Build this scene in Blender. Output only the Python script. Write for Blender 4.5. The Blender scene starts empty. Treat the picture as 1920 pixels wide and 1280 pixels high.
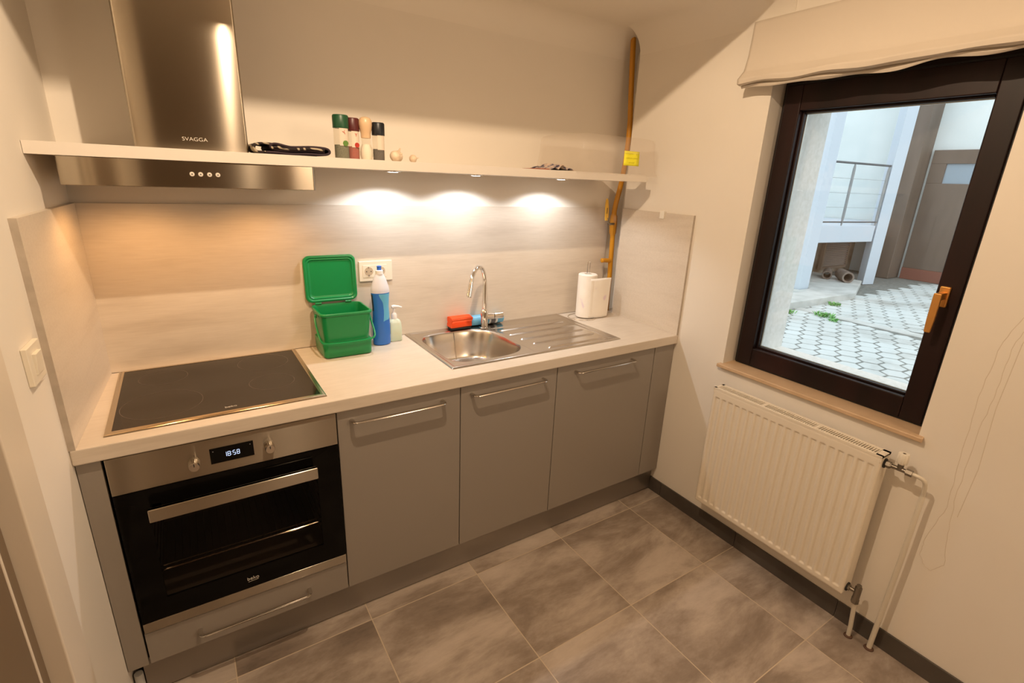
import bpy, bmesh, math, random
from mathutils import Vector, Matrix
R = math.radians
PI = math.pi
scene = bpy.context.scene
COL = scene.collection
random.seed(7)

# ---------------------------------------------------------------- camera
def setup_camera():
    cam = bpy.data.cameras.new('camera')
    co = bpy.data.objects.new('camera', cam)
    COL.objects.link(co)
    yaw, pitch, roll, f = 0.5843, -0.3119, 0.0419, 940.23
    cy, sy, cp, sp = math.cos(yaw), math.sin(yaw), math.cos(pitch), math.sin(pitch)
    fw = Vector((sy*cp, cy*cp, sp)); rt = Vector((cy, -sy, 0)); up = rt.cross(fw)
    c, s = math.cos(roll), math.sin(roll)
    rt, up = c*rt + s*up, -s*rt + c*up
    m = Matrix((rt, up, -fw)).transposed().to_4x4()
    m.translation = Vector((0.2822, -2.1027, 1.5915))
    co.matrix_world = m
    cam.sensor_width = 36.0
    cam.lens = f*36.0/1920.0
    cam.clip_start = 0.02
    cam.clip_end = 200
    scene.camera = co
setup_camera()

# ---------------------------------------------------------------- world, lights, exposure
w = bpy.data.worlds.new('world'); scene.world = w; w.use_nodes = True
bg = w.node_tree.nodes['Background']
bg.inputs[0].default_value = (0.80, 0.93, 1.0, 1); bg.inputs[1].default_value = 1.75
scene.view_settings.view_transform = 'Standard'
scene.view_settings.look = 'None'
scene.view_settings.exposure = 0.0
scene.view_settings.gamma = 1.0
scene.view_settings.use_curve_mapping = False

def lamp(name, kind, loc, energy, color, rot=(0, 0, 0), **kw):
    l = bpy.data.lights.new(name, kind); l.energy = energy; l.color = color
    for k, v in kw.items(): setattr(l, k, v)
    o = bpy.data.objects.new(name, l); COL.objects.link(o)
    o.location = loc; o.rotation_euler = rot
    return o
WARM = (1.0, 0.75, 0.51)
lamp('ceiling_lamp', 'SPOT', (0.70, -1.24, 2.50), 69, WARM, (0, 0, 0), shadow_soft_size=0.011, spot_size=R(178), spot_blend=0.3)
lamp('hall_fill', 'POINT', (1.95, -3.6, 2.15), 44, WARM, shadow_soft_size=0.3)  # added unseen fill light, lifts the upper wall and ceiling
LEDX = (0.995, 1.356, 1.811)
for x in LEDX:
    lamp('shelf_led', 'SPOT', (x, -0.15, 1.596), 6.8, (0.94, 0.96, 1.0), (0, 0, 0), spot_size=R(146), spot_blend=0.30, shadow_soft_size=0.018)
for x in (0.17, 0.53):
    lamp('hood_halogen', 'SPOT', (x, -0.215, 1.525), 4.4, (1.0, 0.52, 0.20), (0, 0, 0), spot_size=R(156), spot_blend=0.6, shadow_soft_size=0.02)

# ---------------------------------------------------------------- materials
def nt(name):
    m = bpy.data.materials.new(name); m.use_nodes = True
    n = m.node_tree; return m, n, n.nodes['Principled BSDF']
def setp(b, **kw):
    names = dict(col='Base Color', rough='Roughness', metal='Metallic', spec='Specular IOR Level', trans='Transmission Weight',
                 ior='IOR', alpha='Alpha', aniso='Anisotropic', coat='Coat Weight', coatr='Coat Roughness', sss='Subsurface Weight',
                 em='Emission Color', ems='Emission Strength', sheen='Sheen Weight')
    for k, v in kw.items():
        if k in ('col', 'em') and len(v) == 3: v = (*v, 1)
        b.inputs[names[k]].default_value = v
def plain(name, col, rough=0.5, bump=0, bscale=200, **kw):
    m, n, b = nt(name); setp(b, col=col, rough=rough, **kw)
    if bump:
        noise = n.nodes.new('ShaderNodeTexNoise'); noise.inputs['Scale'].default_value = bscale
        noise.inputs['Detail'].default_value = 3
        g = n.nodes.new('ShaderNodeNewGeometry'); n.links.new(g.outputs['Position'], noise.inputs['Vector'])
        bp = n.nodes.new('ShaderNodeBump'); bp.inputs['Strength'].default_value = bump; bp.inputs['Distance'].default_value = 0.002
        n.links.new(noise.outputs['Fac'], bp.inputs['Height']); n.links.new(bp.outputs[0], b.inputs['Normal'])
    return m
def mapped(n, scale=(1, 1, 1), loc=(0, 0, 0), rot=(0, 0, 0)):
    g = n.nodes.new('ShaderNodeNewGeometry'); mp = n.nodes.new('ShaderNodeMapping')
    mp.inputs['Scale'].default_value = scale; mp.inputs['Location'].default_value = loc; mp.inputs['Rotation'].default_value = rot
    n.links.new(g.outputs['Position'], mp.inputs['Vector']); return mp
def ramp(n, src, stops):
    r = n.nodes.new('ShaderNodeValToRGB'); e = r.color_ramp.elements
    e[0].position, e[0].color = stops[0][0], (*stops[0][1], 1)
    e[1].position, e[1].color = stops[-1][0], (*stops[-1][1], 1)
    for p, c in stops[1:-1]:
        k = e.new(p); k.color = (*c, 1)
    n.links.new(src, r.inputs['Fac']); return r
def noisy(name, stops, scale=5, mscale=(1, 1, 1), rough=0.5, detail=5, bump=0, rot=(0, 0, 0), dist=0.003, distort=0, **kw):
    m, n, b = nt(name); setp(b, rough=rough, **kw)
    mp = mapped(n, mscale, rot=rot); t = n.nodes.new('ShaderNodeTexNoise')
    t.inputs['Scale'].default_value = scale; t.inputs['Detail'].default_value = detail; t.inputs['Distortion'].default_value = distort
    n.links.new(mp.outputs[0], t.inputs['Vector'])
    r = ramp(n, t.outputs['Fac'], stops); n.links.new(r.outputs['Color'], b.inputs['Base Color'])
    if bump:
        bp = n.nodes.new('ShaderNodeBump'); bp.inputs['Strength'].default_value = bump; bp.inputs['Distance'].default_value = dist
        n.links.new(t.outputs['Fac'], bp.inputs['Height']); n.links.new(bp.outputs[0], b.inputs['Normal'])
    return m
def brushed(name, col, rough, tangent=(0, 0, 1), aniso=0.8):
    m, n, b = nt(name); setp(b, col=col, rough=rough, metal=1.0, aniso=aniso)
    c = n.nodes.new('ShaderNodeCombineXYZ')
    for i in range(3): c.inputs[i].default_value = tangent[i]
    n.links.new(c.outputs[0], b.inputs['Tangent'])
    return m
def clear(name, col, mixf, rough=0.1, gl=(1, 1, 1)):
    # thin see-through plastic or glass: part transparent, part glossy/diffuse, no refraction
    m = bpy.data.materials.new(name); m.use_nodes = True; n = m.node_tree
    n.nodes.clear(); out = n.nodes.new('ShaderNodeOutputMaterial')
    tr = n.nodes.new('ShaderNodeBsdfTransparent'); tr.inputs[0].default_value = (*col, 1)
    pb = n.nodes.new('ShaderNodeBsdfPrincipled'); setp(pb, col=gl, rough=rough)
    mx = n.nodes.new('ShaderNodeMixShader'); mx.inputs[0].default_value = mixf
    n.links.new(tr.outputs[0], mx.inputs[1]); n.links.new(pb.outputs[0], mx.inputs[2]); n.links.new(mx.outputs[0], out.inputs[0])
    return m
def pane_glass(name, tint=(1, 1, 1)):
    m = bpy.data.materials.new(name); m.use_nodes = True; n = m.node_tree
    n.nodes.clear(); out = n.nodes.new('ShaderNodeOutputMaterial')
    tr = n.nodes.new('ShaderNodeBsdfTransparent'); tr.inputs[0].default_value = (*tint, 1)
    gl = n.nodes.new('ShaderNodeBsdfGlossy'); gl.inputs['Roughness'].default_value = 0.02
    fr = n.nodes.new('ShaderNodeFresnel'); fr.inputs[0].default_value = 1.45
    mx = n.nodes.new('ShaderNodeMixShader')
    n.links.new(fr.outputs[0], mx.inputs[0]); n.links.new(tr.outputs[0], mx.inputs[1]); n.links.new(gl.outputs[0], mx.inputs[2])
    n.links.new(mx.outputs[0], out.inputs[0]); return m
def emit(name, col, s):
    m, n, b = nt(name); setp(b, col=(0.02, 0.02, 0.02), em=col, ems=s); return m

WALL = noisy('wall_paint', [(0.3, (0.80, 0.745, 0.66)), (0.7, (0.83, 0.775, 0.69))], 1.6, rough=0.75, bump=0.06, dist=0.004)
CEIL = plain('ceiling_paint', (0.84, 0.785, 0.70), 0.75)
DARKWALL = plain('hall_wall_darkened', (0.13, 0.09, 0.06), 0.7)  # dimness of the unseen hall put into the colour, for dark steel reflections
TRIMP = plain('trim_paint', (0.74, 0.66, 0.55), 0.4)
DOORP = plain('door_paint', (0.19, 0.135, 0.085), 0.45)
def laminate():
    m, n, b = nt('beige_laminate'); setp(b, rough=0.42)
    mp = mapped(n, (1.3, 1.3, 9)); t = n.nodes.new('ShaderNodeTexNoise'); t.inputs['Scale'].default_value = 1.7; t.inputs['Detail'].default_value = 7
    t.inputs['Distortion'].default_value = 0.4; n.links.new(mp.outputs[0], t.inputs['Vector'])
    r = ramp(n, t.outputs['Fac'], [(0.25, (0.60, 0.52, 0.425)), (0.45, (0.68, 0.60, 0.50)), (0.6, (0.70, 0.62, 0.52)), (0.8, (0.635, 0.555, 0.46))])
    mp2 = mapped(n, (4, 30, 60)); t2 = n.nodes.new('ShaderNodeTexNoise'); t2.inputs['Scale'].default_value = 3; t2.inputs['Detail'].default_value = 3
    n.links.new(mp2.outputs[0], t2.inputs['Vector'])
    mx = n.nodes.new('ShaderNodeMix'); mx.data_type = 'RGBA'; mx.blend_type = 'MULTIPLY'; mx.inputs[0].default_value = 0.25
    r2 = ramp(n, t2.outputs['Fac'], [(0.3, (0.75, 0.72, 0.68)), (0.65, (1, 1, 1))])
    n.links.new(r.outputs[0], mx.inputs[6]); n.links.new(r2.outputs[0], mx.inputs[7]); n.links.new(mx.outputs[2], b.inputs['Base Color'])
    return m
LAM = laminate()
LAMEDGE = noisy('laminate_edge', [(0.3, (0.42, 0.36, 0.29)), (0.7, (0.52, 0.45, 0.37))], 30, rough=0.5)
CAB = plain('greige_front', (0.29, 0.255, 0.218), 0.42, bump=0.03, bscale=900)
CABD = plain('greige_carcass', (0.13, 0.11, 0.09), 0.6)
PLINTH = plain('satin_plinth', (0.30, 0.27, 0.24), 0.28, metal=0.65)
DARK = plain('dark_gap', (0.02, 0.02, 0.02), 0.7)
STEEL = brushed('brushed_steel', (0.48, 0.43, 0.355), 0.27, aniso=1.0)
STEELH = brushed('brushed_steel_hood', (0.44, 0.385, 0.305), 0.18, aniso=1.0)
SINKM = plain('sink_steel', (0.62, 0.58, 0.53), 0.24, metal=1.0)
CHROME = plain('chrome', (0.85, 0.83, 0.80), 0.08, metal=1.0)
SATIN = plain('satin_nickel', (0.62, 0.58, 0.53), 0.16, metal=1.0)
BLACKG = plain('black_glass', (0.004, 0.0035, 0.003), 0.06, spec=0.12)
HOBG = plain('hob_glass', (0.014, 0.009, 0.005), 0.09, spec=0.36)
RING = plain('hob_print', (0.075, 0.055, 0.04), 0.3)
LOGO = plain('silver_print', (0.75, 0.70, 0.62), 0.4)
GLASSIN = clear('oven_glass', (0.78, 0.73, 0.68), 0.10, 0.08, (0.01, 0.01, 0.01))
ENAMEL = plain('oven_enamel', (0.085, 0.075, 0.065), 0.4)
DIGIT = emit('led_digits', (0.60, 0.70, 1.0), 1.6)
WHITEP = plain('white_plastic', (0.80, 0.74, 0.62), 0.35)
SHELFM = plain('shelf_white', (0.80, 0.74, 0.66), 0.45)
GREEN = plain('green_plastic', (0.006, 0.235, 0.065), 0.28, sss=0.0)
LEDM = emit('led_lens', (1.0, 0.97, 0.9), 9.0)
HALM = emit('halogen_lens', (1.0, 0.7, 0.4), 6.0)
OCHRE = plain('ochre_pipe_paint', (0.60, 0.27, 0.015), 0.3)
BRASSY = plain('yellow_lever', (0.85, 0.50, 0.06), 0.35)
GREYM = plain('dull_metal', (0.26, 0.23, 0.19), 0.35, metal=0.9)
RADM = plain('radiator_enamel', (0.80, 0.72, 0.59), 0.3)
PIPEP = plain('pipe_paint', (0.66, 0.60, 0.49), 0.35)
BRASS = plain('brass_handle', (0.72, 0.36, 0.10), 0.32, metal=0.75)
FRAMEM = noisy('dark_wood_stain', [(0.35, (0.007, 0.0035, 0.003)), (0.65, (0.022, 0.007, 0.006))], 6, (1, 1, 0.15), rough=0.45, detail=6, spec=0.3)
GASKET = plain('gasket', (0.012, 0.01, 0.01), 0.6)
GLAZ = pane_glass('window_glass')
SILLM = noisy('sill_stone', [(0.3, (0.55, 0.38, 0.23)), (0.7, (0.62, 0.44, 0.28))], 12, rough=0.4)
FABRIC = plain('blind_fabric', (0.64, 0.565, 0.47), 0.9, bump=0.1, bscale=600)
CRACK = plain('wall_crack', (0.66, 0.58, 0.47), 0.8)
PLASTER = noisy('rough_plaster', [(0.3, (0.80, 0.79, 0.74)), (0.7, (0.92, 0.91, 0.88))], 60, rough=0.9, bump=0.3)

# ---------------------------------------------------------------- mesh builder
LOCS = {}
class G:
    def __init__(s): s.bm = bmesh.new()
    def face(s, vs):
        try: return s.bm.faces.new(vs)
        except ValueError: return None
    def hexa(s, p):   # 8 points: bottom ring then top ring
        v = [s.bm.verts.new(q) for q in p]
        for f in ((3, 2, 1, 0), (4, 5, 6, 7), (0, 1, 5, 4), (1, 2, 6, 5), (2, 3, 7, 6), (3, 0, 4, 7)): s.face([v[i] for i in f])
        return s
    def box(s, x0, y0, z0, x1, y1, z1):
        x0, x1 = min(x0, x1), max(x0, x1); y0, y1 = min(y0, y1), max(y0, y1); z0, z1 = min(z0, z1), max(z0, z1)
        return s.hexa([(x0, y0, z0), (x1, y0, z0), (x1, y1, z0), (x0, y1, z0), (x0, y0, z1), (x1, y0, z1), (x1, y1, z1), (x0, y1, z1)])
    def prism(s, pts, z0, z1):
        a = [s.bm.verts.new((x, y, z0)) for x, y in pts]; b = [s.bm.verts.new((x, y, z1)) for x, y in pts]
        s.face(a[::-1]); s.face(b); n = len(pts)
        for i in range(n): s.face([a[i], a[(i+1) % n], b[(i+1) % n], b[i]])
        return s
    def loft(s, loops, cap0=True, cap1=True, closed=True):
        rs = [[s.bm.verts.new(p) for p in l] for l in loops]
        for a, b in zip(rs, rs[1:]):
            n = len(a)
            for i in range(n if closed else n-1): s.face([a[i], a[(i+1) % n], b[(i+1) % n], b[i]])
        if cap0: s.face(rs[0][::-1])
        if cap1: s.face(rs[-1])
        return s
    def tube(s, pts, r, n=14, closed=False, caps=True):
        pts = [Vector(p) for p in pts]; m = len(pts)
        rr = r if isinstance(r, (list, tuple)) else [r]*m
        loops = []; t0 = (pts[1]-pts[0]).normalized()
        ref = Vector((0, 0, 1)) if abs(t0.z) < 0.9 else Vector((1, 0, 0))
        u = t0.cross(ref).normalized()
        for i, p in enumerate(pts):
            if closed: t = (pts[(i+1) % m]-pts[i-1]).normalized()
            elif i == 0: t = t0
            elif i == m-1: t = (pts[i]-pts[i-1]).normalized()
            else: t = ((pts[i+1]-pts[i]).normalized()+(pts[i]-pts[i-1]).normalized()).normalized()
            u = (u-t*u.dot(t)).normalized(); v = t.cross(u)
            loops.append([p+(u*math.cos(2*PI*k/n)+v*math.sin(2*PI*k/n))*rr[i] for k in range(n)])
        if closed: loops.append(loops[0]); caps = False
        s.loft(loops, caps, caps)
        return s
    def cyl(s, p0, p1, r, n=24, r2=None):
        return s.tube([p0, p1], [r, r if r2 is None else r2], n)
    def lathe(s, cx, cy, prof, n=40, sx=1, sy=1, cap0=True, cap1=True):
        return s.loft([[(cx+r*sx*math.cos(2*PI*k/n), cy+r*sy*math.sin(2*PI*k/n), z) for k in range(n)] for r, z in prof], cap0, cap1)
    def grid(s, f, nu, nv):
        v = [[s.bm.verts.new(f(i/nu, j/nv)) for j in range(nv+1)] for i in range(nu+1)]
        for i in range(nu):
            for j in range(nv): s.face([v[i][j], v[i+1][j], v[i+1][j+1], v[i][j+1]])
        return s
    def holed(s, outer, hole, z0, z1):   # slab with a rectangular hole; outer = 4 corners ccw, hole = x0,y0,x1,y1
        x0, y0, x1, y1 = hole; h = [(x0, y0), (x1, y0), (x1, y1), (x0, y1)]
        vo = [[s.bm.verts.new((*p, z)) for p in outer] for z in (z0, z1)]; vh = [[s.bm.verts.new((*p, z)) for p in h] for z in (z0, z1)]
        for i in range(4):
            j = (i+1) % 4
            s.face([vo[1][i], vo[1][j], vh[1][j], vh[1][i]]); s.face([vo[0][j], vo[0][i], vh[0][i], vh[0][j]])
            s.face([vo[0][i], vo[0][j], vo[1][j], vo[1][i]]); s.face([vh[0][j], vh[0][i], vh[1][i], vh[1][j]])
        return s
    def done(s, name, mat, parent=None, bevel=0, shear=None, label=None, cat=None, group=None, kind=None, solid=0, sub=0, ang=35, seg=2, noclean=False):
        bm = s.bm
        if shear:
            for v in bm.verts:
                v.co.x += 0.0172*(v.co.y+1) if shear == 'R' else 0.0531*v.co.y
        if not noclean: bmesh.ops.recalc_face_normals(bm, faces=bm.faces)
        me = bpy.data.meshes.new(name)
        o = bpy.data.objects.new(name, me)
        if parent is not None: off = LOCS[parent.name]
        else:
            if bm.verts:
                xs = [v.co for v in bm.verts]
                off = Vector(((min(p.x for p in xs)+max(p.x for p in xs))/2, (min(p.y for p in xs)+max(p.y for p in xs))/2, min(p.z for p in xs)))
            else: off = Vector()
        for v in bm.verts: v.co -= off
        for f in bm.faces: f.smooth = True
        bm.to_mesh(me); bm.free()
        me.set_sharp_from_angle(angle=R(ang))
        if mat: me.materials.append(mat)
        COL.objects.link(o)
        if parent is not None: o.parent = parent
        else: o.location = off
        LOCS[o.name] = off
        if bevel:
            b = o.modifiers.new('bevel', 'BEVEL'); b.width = bevel; b.segments = seg; b.limit_method = 'ANGLE'; b.angle_limit = R(40)
            b.harden_normals = True
        if solid:
            b = o.modifiers.new('solid', 'SOLIDIFY'); b.thickness = solid; b.offset = 0
        if sub:
            b = o.modifiers.new('sub', 'SUBSURF'); b.levels = sub; b.render_levels = sub
        if label: o['label'] = label
        if cat: o['category'] = cat
        if group: o['group'] = group
        if kind: o['kind'] = kind
        return o
def thing(name, label, cat, loc, group=None, kind=None):
    o = bpy.data.objects.new(name, None); COL.objects.link(o); o.location = loc; o.empty_display_size = 0.05
    if label: o['label'] = label
    if cat: o['category'] = cat
    if group: o['group'] = group
    if kind: o['kind'] = kind
    LOCS[o.name] = Vector(loc); return o
def box(name, mat, b, parent=None, **kw): return G().box(*b).done(name, mat, parent, **kw)
def text(name, body, size, loc, rot, mat, parent, depth=0.0006, align='CENTER', sx=1.0):
    cu = bpy.data.curves.new(name, 'FONT'); cu.body = body; cu.size = size; cu.extrude = depth; cu.offset = -0.010*size; cu.align_x = align; cu.align_y = 'CENTER'
    t = bpy.data.objects.new(name+'_tmp', cu); COL.objects.link(t)
    dg = bpy.context.evaluated_depsgraph_get(); me = bpy.data.meshes.new_from_object(t.evaluated_get(dg))
    bpy.data.objects.remove(t)
    m = Matrix.Translation(Vector(loc)-LOCS[parent.name]) @ rot.to_4x4() @ Matrix.Diagonal((sx, 1, 1, 1))
    me.transform(m); me.materials.clear(); me.materials.append(mat)
    o = bpy.data.objects.new(name, me); COL.objects.link(o); o.parent = parent; LOCS[o.name] = LOCS[parent.name]
    return o
ROT_FRONT = Matrix.Rotation(R(90), 3, 'X')          # reads when seen from -y
ROT_FLAT = Matrix.Identity(3)

H, T = 0.897, 0.0435
def xl(y): return 0.0531*y
def xr(y): return 2.2631+0.0172*(y+1)

# ---------------------------------------------------------------- setting
def tile_floor():
    m, n, b = nt('grey_floor_tile'); setp(b, rough=0.36)
    mp = mapped(n, (1, 1, 1), (-1.5883+4.495, 0.6142+4.521, 0)); br = n.nodes.new('ShaderNodeTexBrick')
    br.offset = 0; br.squash = 1
    for k, v in (('Scale', 1), ('Mortar Size', 0.0019), ('Mortar Smooth', 0.1), ('Brick Width', 0.4495), ('Row Height', 0.4521), ('Bias', 0)): br.inputs[k].default_value = v
    br.inputs['Color1'].default_value = (0, 0, 0, 1); br.inputs['Color2'].default_value = (1, 1, 1, 1)
    n.links.new(mp.outputs[0], br.inputs['Vector'])
    t = n.nodes.new('ShaderNodeTexNoise'); t.noise_dimensions = '4D'; t.inputs['Scale'].default_value = 1.9; t.inputs['Detail'].default_value = 6; t.inputs['Roughness'].default_value = 0.68; t.inputs['Distortion'].default_value = 0.3
    mp2 = mapped(n, (1.0, 2.6, 1)); n.links.new(mp2.outputs[0], t.inputs['Vector'])
    mu = n.nodes.new('ShaderNodeMath'); mu.operation = 'MULTIPLY'; mu.inputs[1].default_value = 9
    n.links.new(br.outputs['Color'], mu.inputs[0]); n.links.new(mu.outputs[0], t.inputs['W'])
    r = ramp(n, t.outputs['Fac'], [(0.27, (0.14, 0.106, 0.082)), (0.43, (0.27, 0.213, 0.168)), (0.57, (0.45, 0.375, 0.31)), (0.75, (0.59, 0.505, 0.43))])
    mx = n.nodes.new('ShaderNodeMix'); mx.data_type = 'RGBA'; n.links.new(br.outputs['Fac'], mx.inputs[0])
    n.links.new(r.outputs[0], mx.inputs[6]); mx.inputs[7].default_value = (0.55, 0.45, 0.33, 1)
    n.links.new(mx.outputs[2], b.inputs['Base Color'])
    iv = n.nodes.new('ShaderNodeMath'); iv.operation = 'SUBTRACT'; iv.inputs[0].default_value = 1; n.links.new(br.outputs['Fac'], iv.inputs[1])
    bp = n.nodes.new('ShaderNodeBump'); bp.inputs['Distance'].default_value = 0.001; bp.inputs['Strength'].default_value = 0.6
    n.links.new(iv.outputs[0], bp.inputs['Height']); n.links.new(bp.outputs[0], b.inputs['Normal'])
    return m
FLOORM = tile_floor()
S = 'structure'
G().box(-0.6, -4.0, -0.1, 2.7, 0.2, 0).done('floor', FLOORM, kind=S)
cg = G().box(-0.6, -0.88, 2.30, 2.7, 0.2, 2.42).box(-0.6, -4.0, 2.85, 2.7, -0.88, 2.95).box(-0.6, -0.94, 2.42, 2.7, -0.88, 2.85)
def cove(g, p, q, inward, r_=0.11):   # soft plaster fillet between wall and ceiling, p-q along the wall line
    loops = []
    for (x, y) in (p, q):
        loops.append([(x+inward[0]*(r_-r_*math.cos(a)), y+inward[1]*(r_-r_*math.cos(a)), 2.3005-r_+r_*math.sin(a)) for a in [PI/2*k/8 for k in range(9)]]+[(x-inward[0]*.01, y-inward[1]*.01, 2.31), (x-inward[0]*.01, y-inward[1]*.01, 2.3-r_)])
    g.loft(loops)
cove(cg, (-.1, .012), (2.39, .012), (0, -1)); cove(cg, (2.2631+.0172*.89-.0005, -.11), (2.2631+.0172*.12-.0005, -.88), (-1, 0)); cove(cg, (.0, .01), (-.0467, -.88), (1, 0))
cg.done('ceiling', CEIL, kind=S, ang=50)
G().box(-0.3, 0.012, 0, 2.6, 0.2, 2.30).done('wall_back', WALL, kind=S)
# left wall, door opening from y=-0.975 to -1.80
G().box(-0.15, -0.84, 0, 0, 0.012, 2.30).box(-0.15, -4.0, 0, 0, -1.86, 2.85).box(-0.15, -1.86, 2.08, 0, -0.84, 2.85).done('wall_left', WALL, shear='L', kind=S)
# right wall with window opening, niche in the back corner
wr = G()
def rbox(g, d0, d1, y0, y1, z0, z1): return g.box(2.2631-d0, y0, z0, 2.2631-d1, y1, z1)
OY0, OY1, OZ0, OZ1 = -0.842, -1.597, 0.84, 2.02
rbox(wr, 0, -0.13, -0.11, OY0, 0, 2.30); rbox(wr, 0, -0.13, OY0, OY1, 0, OZ0-0.02); rbox(wr, 0, -0.13, OY0, OY1, OZ1, 2.85); rbox(wr, 0, -0.13, OY1, -4.0, 0, 2.85)
rbox(wr, -0.105, -0.13, 0.012, -0.11, 0, 2.30)
wallr = wr.done('wall_right', WALL, shear='R', kind=S)
wo = G()
rbox(wo, -0.13, -0.31, 0.2, -0.925, 0, 2.85); rbox(wo, -0.13, -0.31, -0.925, -1.50, 0, 0.90); rbox(wo, -0.13, -0.31, -0.925, -1.50, 1.95, 2.85); rbox(wo, -0.13, -0.31, -1.50, -4.0, 0, 2.85)
wo.done('wall_outer', PLASTER, shear='R', kind=S)
G().box(-0.6, -4.1, 0, 2.7, -4.0, 2.85).done('wall_front', DARKWALL, kind=S)
# pencil-thin cracks in the paint
pc = [(-1.748, 1.30), (-1.715, 1.20), (-1.707, 1.019), (-1.714, 0.81), (-1.723, 0.638), (-1.699, 0.496), (-1.70, 0.431), (-1.722, 0.40), (-1.739, 0.395), (-1.766, 0.438), (-1.748, 0.55), (-1.736, 0.667), (-1.732, 0.895), (-1.74, 1.058), (-1.742, 1.208), (-1.77, 1.30)]
rnd = random.Random(3); dense = []
for (a, b), (c, d) in zip(pc, pc[1:]):
    for k in range(6): dense.append((a+(c-a)*k/6+rnd.uniform(-.002, .002), b+(d-b)*k/6))
g = G().tube([(2.2631, y, z) for y, z in dense], 0.0008, 5)
pc2 = [(-1.78, 1.40), (-1.757, 1.2), (-1.752, 1.0), (-1.762, 0.8), (-1.755, 0.62)]
g.tube([(2.2631, y, z) for y, z in pc2], 0.0009, 5)
cr = g.done('paint_crack', CRACK, wallr, shear='R')

# baseboard of dark tiles along the right wall, with joints
def bb_mat():
    return noisy('skirting_tile', [(0.3, (0.055, 0.045, 0.037)), (0.7, (0.095, 0.079, 0.065))], 6, rough=0.35)
g = G(); y = -0.585
ys = [-0.50, -0.6142, -1.0663, -1.5184, -1.9705, -2.4226, -4.0]
for a, b in zip(ys, ys[1:]): g.box(2.2551, a-0.0012, 0, 2.2631, b+0.0012, 0.0775)
g.done('baseboard_right', bb_mat(), shear='R', kind=S, bevel=0.001)
# door frame and door on the left
tr = thing('trim_1', None, None, (xl(-0.9), -0.9, 0), kind=S)
G().box(0, -0.905, 0, 0.012, -0.835, 2.13).box(0, -1.86, 2.06, 0.012, -0.835, 2.13).done('casing', TRIMP, tr, shear='L', bevel=0.004)
G().box(-0.14, -0.975, 0, 0.022, -0.905, 2.06).done('jamb', TRIMP, tr, shear='L', bevel=0.004)
G().box(-0.14, -1.86, 0, 0.022, -1.80, 2.06).done('jamb', TRIMP, tr, shear='L', bevel=0.004)
dr = thing('door_1', None, None, (xl(-1.4), -1.4, 0), kind=S)
G().box(-0.05, -1.798, 0.008, -0.012, -0.977, 2.055).done('door_leaf', DOORP, dr, shear='L', bevel=0.002)
G().box(-0.013, -1.72, 1.10, 0.0, -1.045, 1.95).box(-0.013, -1.72, 0.15, 0.0, -1.045, 0.95).done('panel_moulding', DOORP, dr, shear='L', bevel=0.005)
G().box(-0.013, -1.047, 0.15, 0.001, -1.040, 1.95).done('panel_bead', TRIMP, dr, shear='L', bevel=0.002)

# ---------------------------------------------------------------- window
win = thing('window_1', None, None, (xr(-1.2)+0.08, -1.2, 0.84), kind=S)
def ring(g, d0, d1, y0, y1, z0, z1, wy, wz, wzt=None):
    wzt = wzt or wz
    rbox(g, d0, d1, y0, y0-wy, z0, z1); rbox(g, d0, d1, y1+wy, y1, z0, z1)
    rbox(g, d0, d1, y0-wy, y1+wy, z0, z0+wz); rbox(g, d0, d1, y0-wy, y1+wy, z1-wzt, z1); return g
ring(G(), -0.088, -0.13, OY0, OY1, OZ0, OZ1, 0.045, 0.035, 0.09).done('window_frame', FRAMEM, win, shear='R', bevel=0.003)
sash = ring(G(), -0.066, -0.118, -0.862, -1.574, 0.848, 1.978, 0.066, 0.078, 0.092).done('sash', FRAMEM, win, shear='R', bevel=0.004)
ring(G(), -0.092, -0.112, -0.928, -1.508, 0.926, 1.886, 0.008, 0.008).done('glazing_bead', FRAMEM, sash, shear='R', bevel=0.003)
ring(G(), -0.112, -0.120, -0.934, -1.502, 0.932, 1.880, 0.004, 0.004).done('spacer', plain('spacer', (0.55, 0.55, 0.5), 0.3, metal=0.7), sash, shear='R')
rbox(G(), -0.113, -0.117, -0.930, -1.506, 0.928, 1.884).done('pane', GLAZ, win, shear='R')
ring(G(), -0.074, -0.089, -0.855, -1.581, 0.842, 1.985, 0.007, 0.007).done('gasket', GASKET, win, shear='R')
hd = G(); rbox(hd, -0.056, -0.068, -1.517, -1.546, 1.255, 1.322); hd = hd.done('handle_rosette', BRASS, win, shear='R', bevel=0.004)
g = G(); rbox(g, -0.012, -0.058, -1.523, -1.541, 1.281, 1.304); g.done('handle_neck', BRASS, hd, shear='R', bevel=0.003)
g = G(); X = 2.2631
g.loft([[(X+0.010+a, -1.532+b*wd, z) for a, b in ((-.006, -1), (.006, -1), (.006, 1), (-.006, 1))] for z, wd in ((1.304, .0105), (1.29, .011), (1.22, .0105), (1.176, .0085))])
g.done('handle_lever', BRASS, hd, shear='R', bevel=0.003)
g = G(); g.hexa([(X-0.022, -1.616, 0.822), (X+0.07, -1.597, 0.822), (X+0.07, -0.842, 0.822), (X-0.022, -0.825, 0.822), (X-0.022, -1.616, 0.838), (X+0.09, -1.597, 0.841), (X+0.09, -0.842, 0.841), (X-0.022, -0.825, 0.838)])
g.done('window_sill', SILLM, win, shear='R', bevel=0.003)

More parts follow.
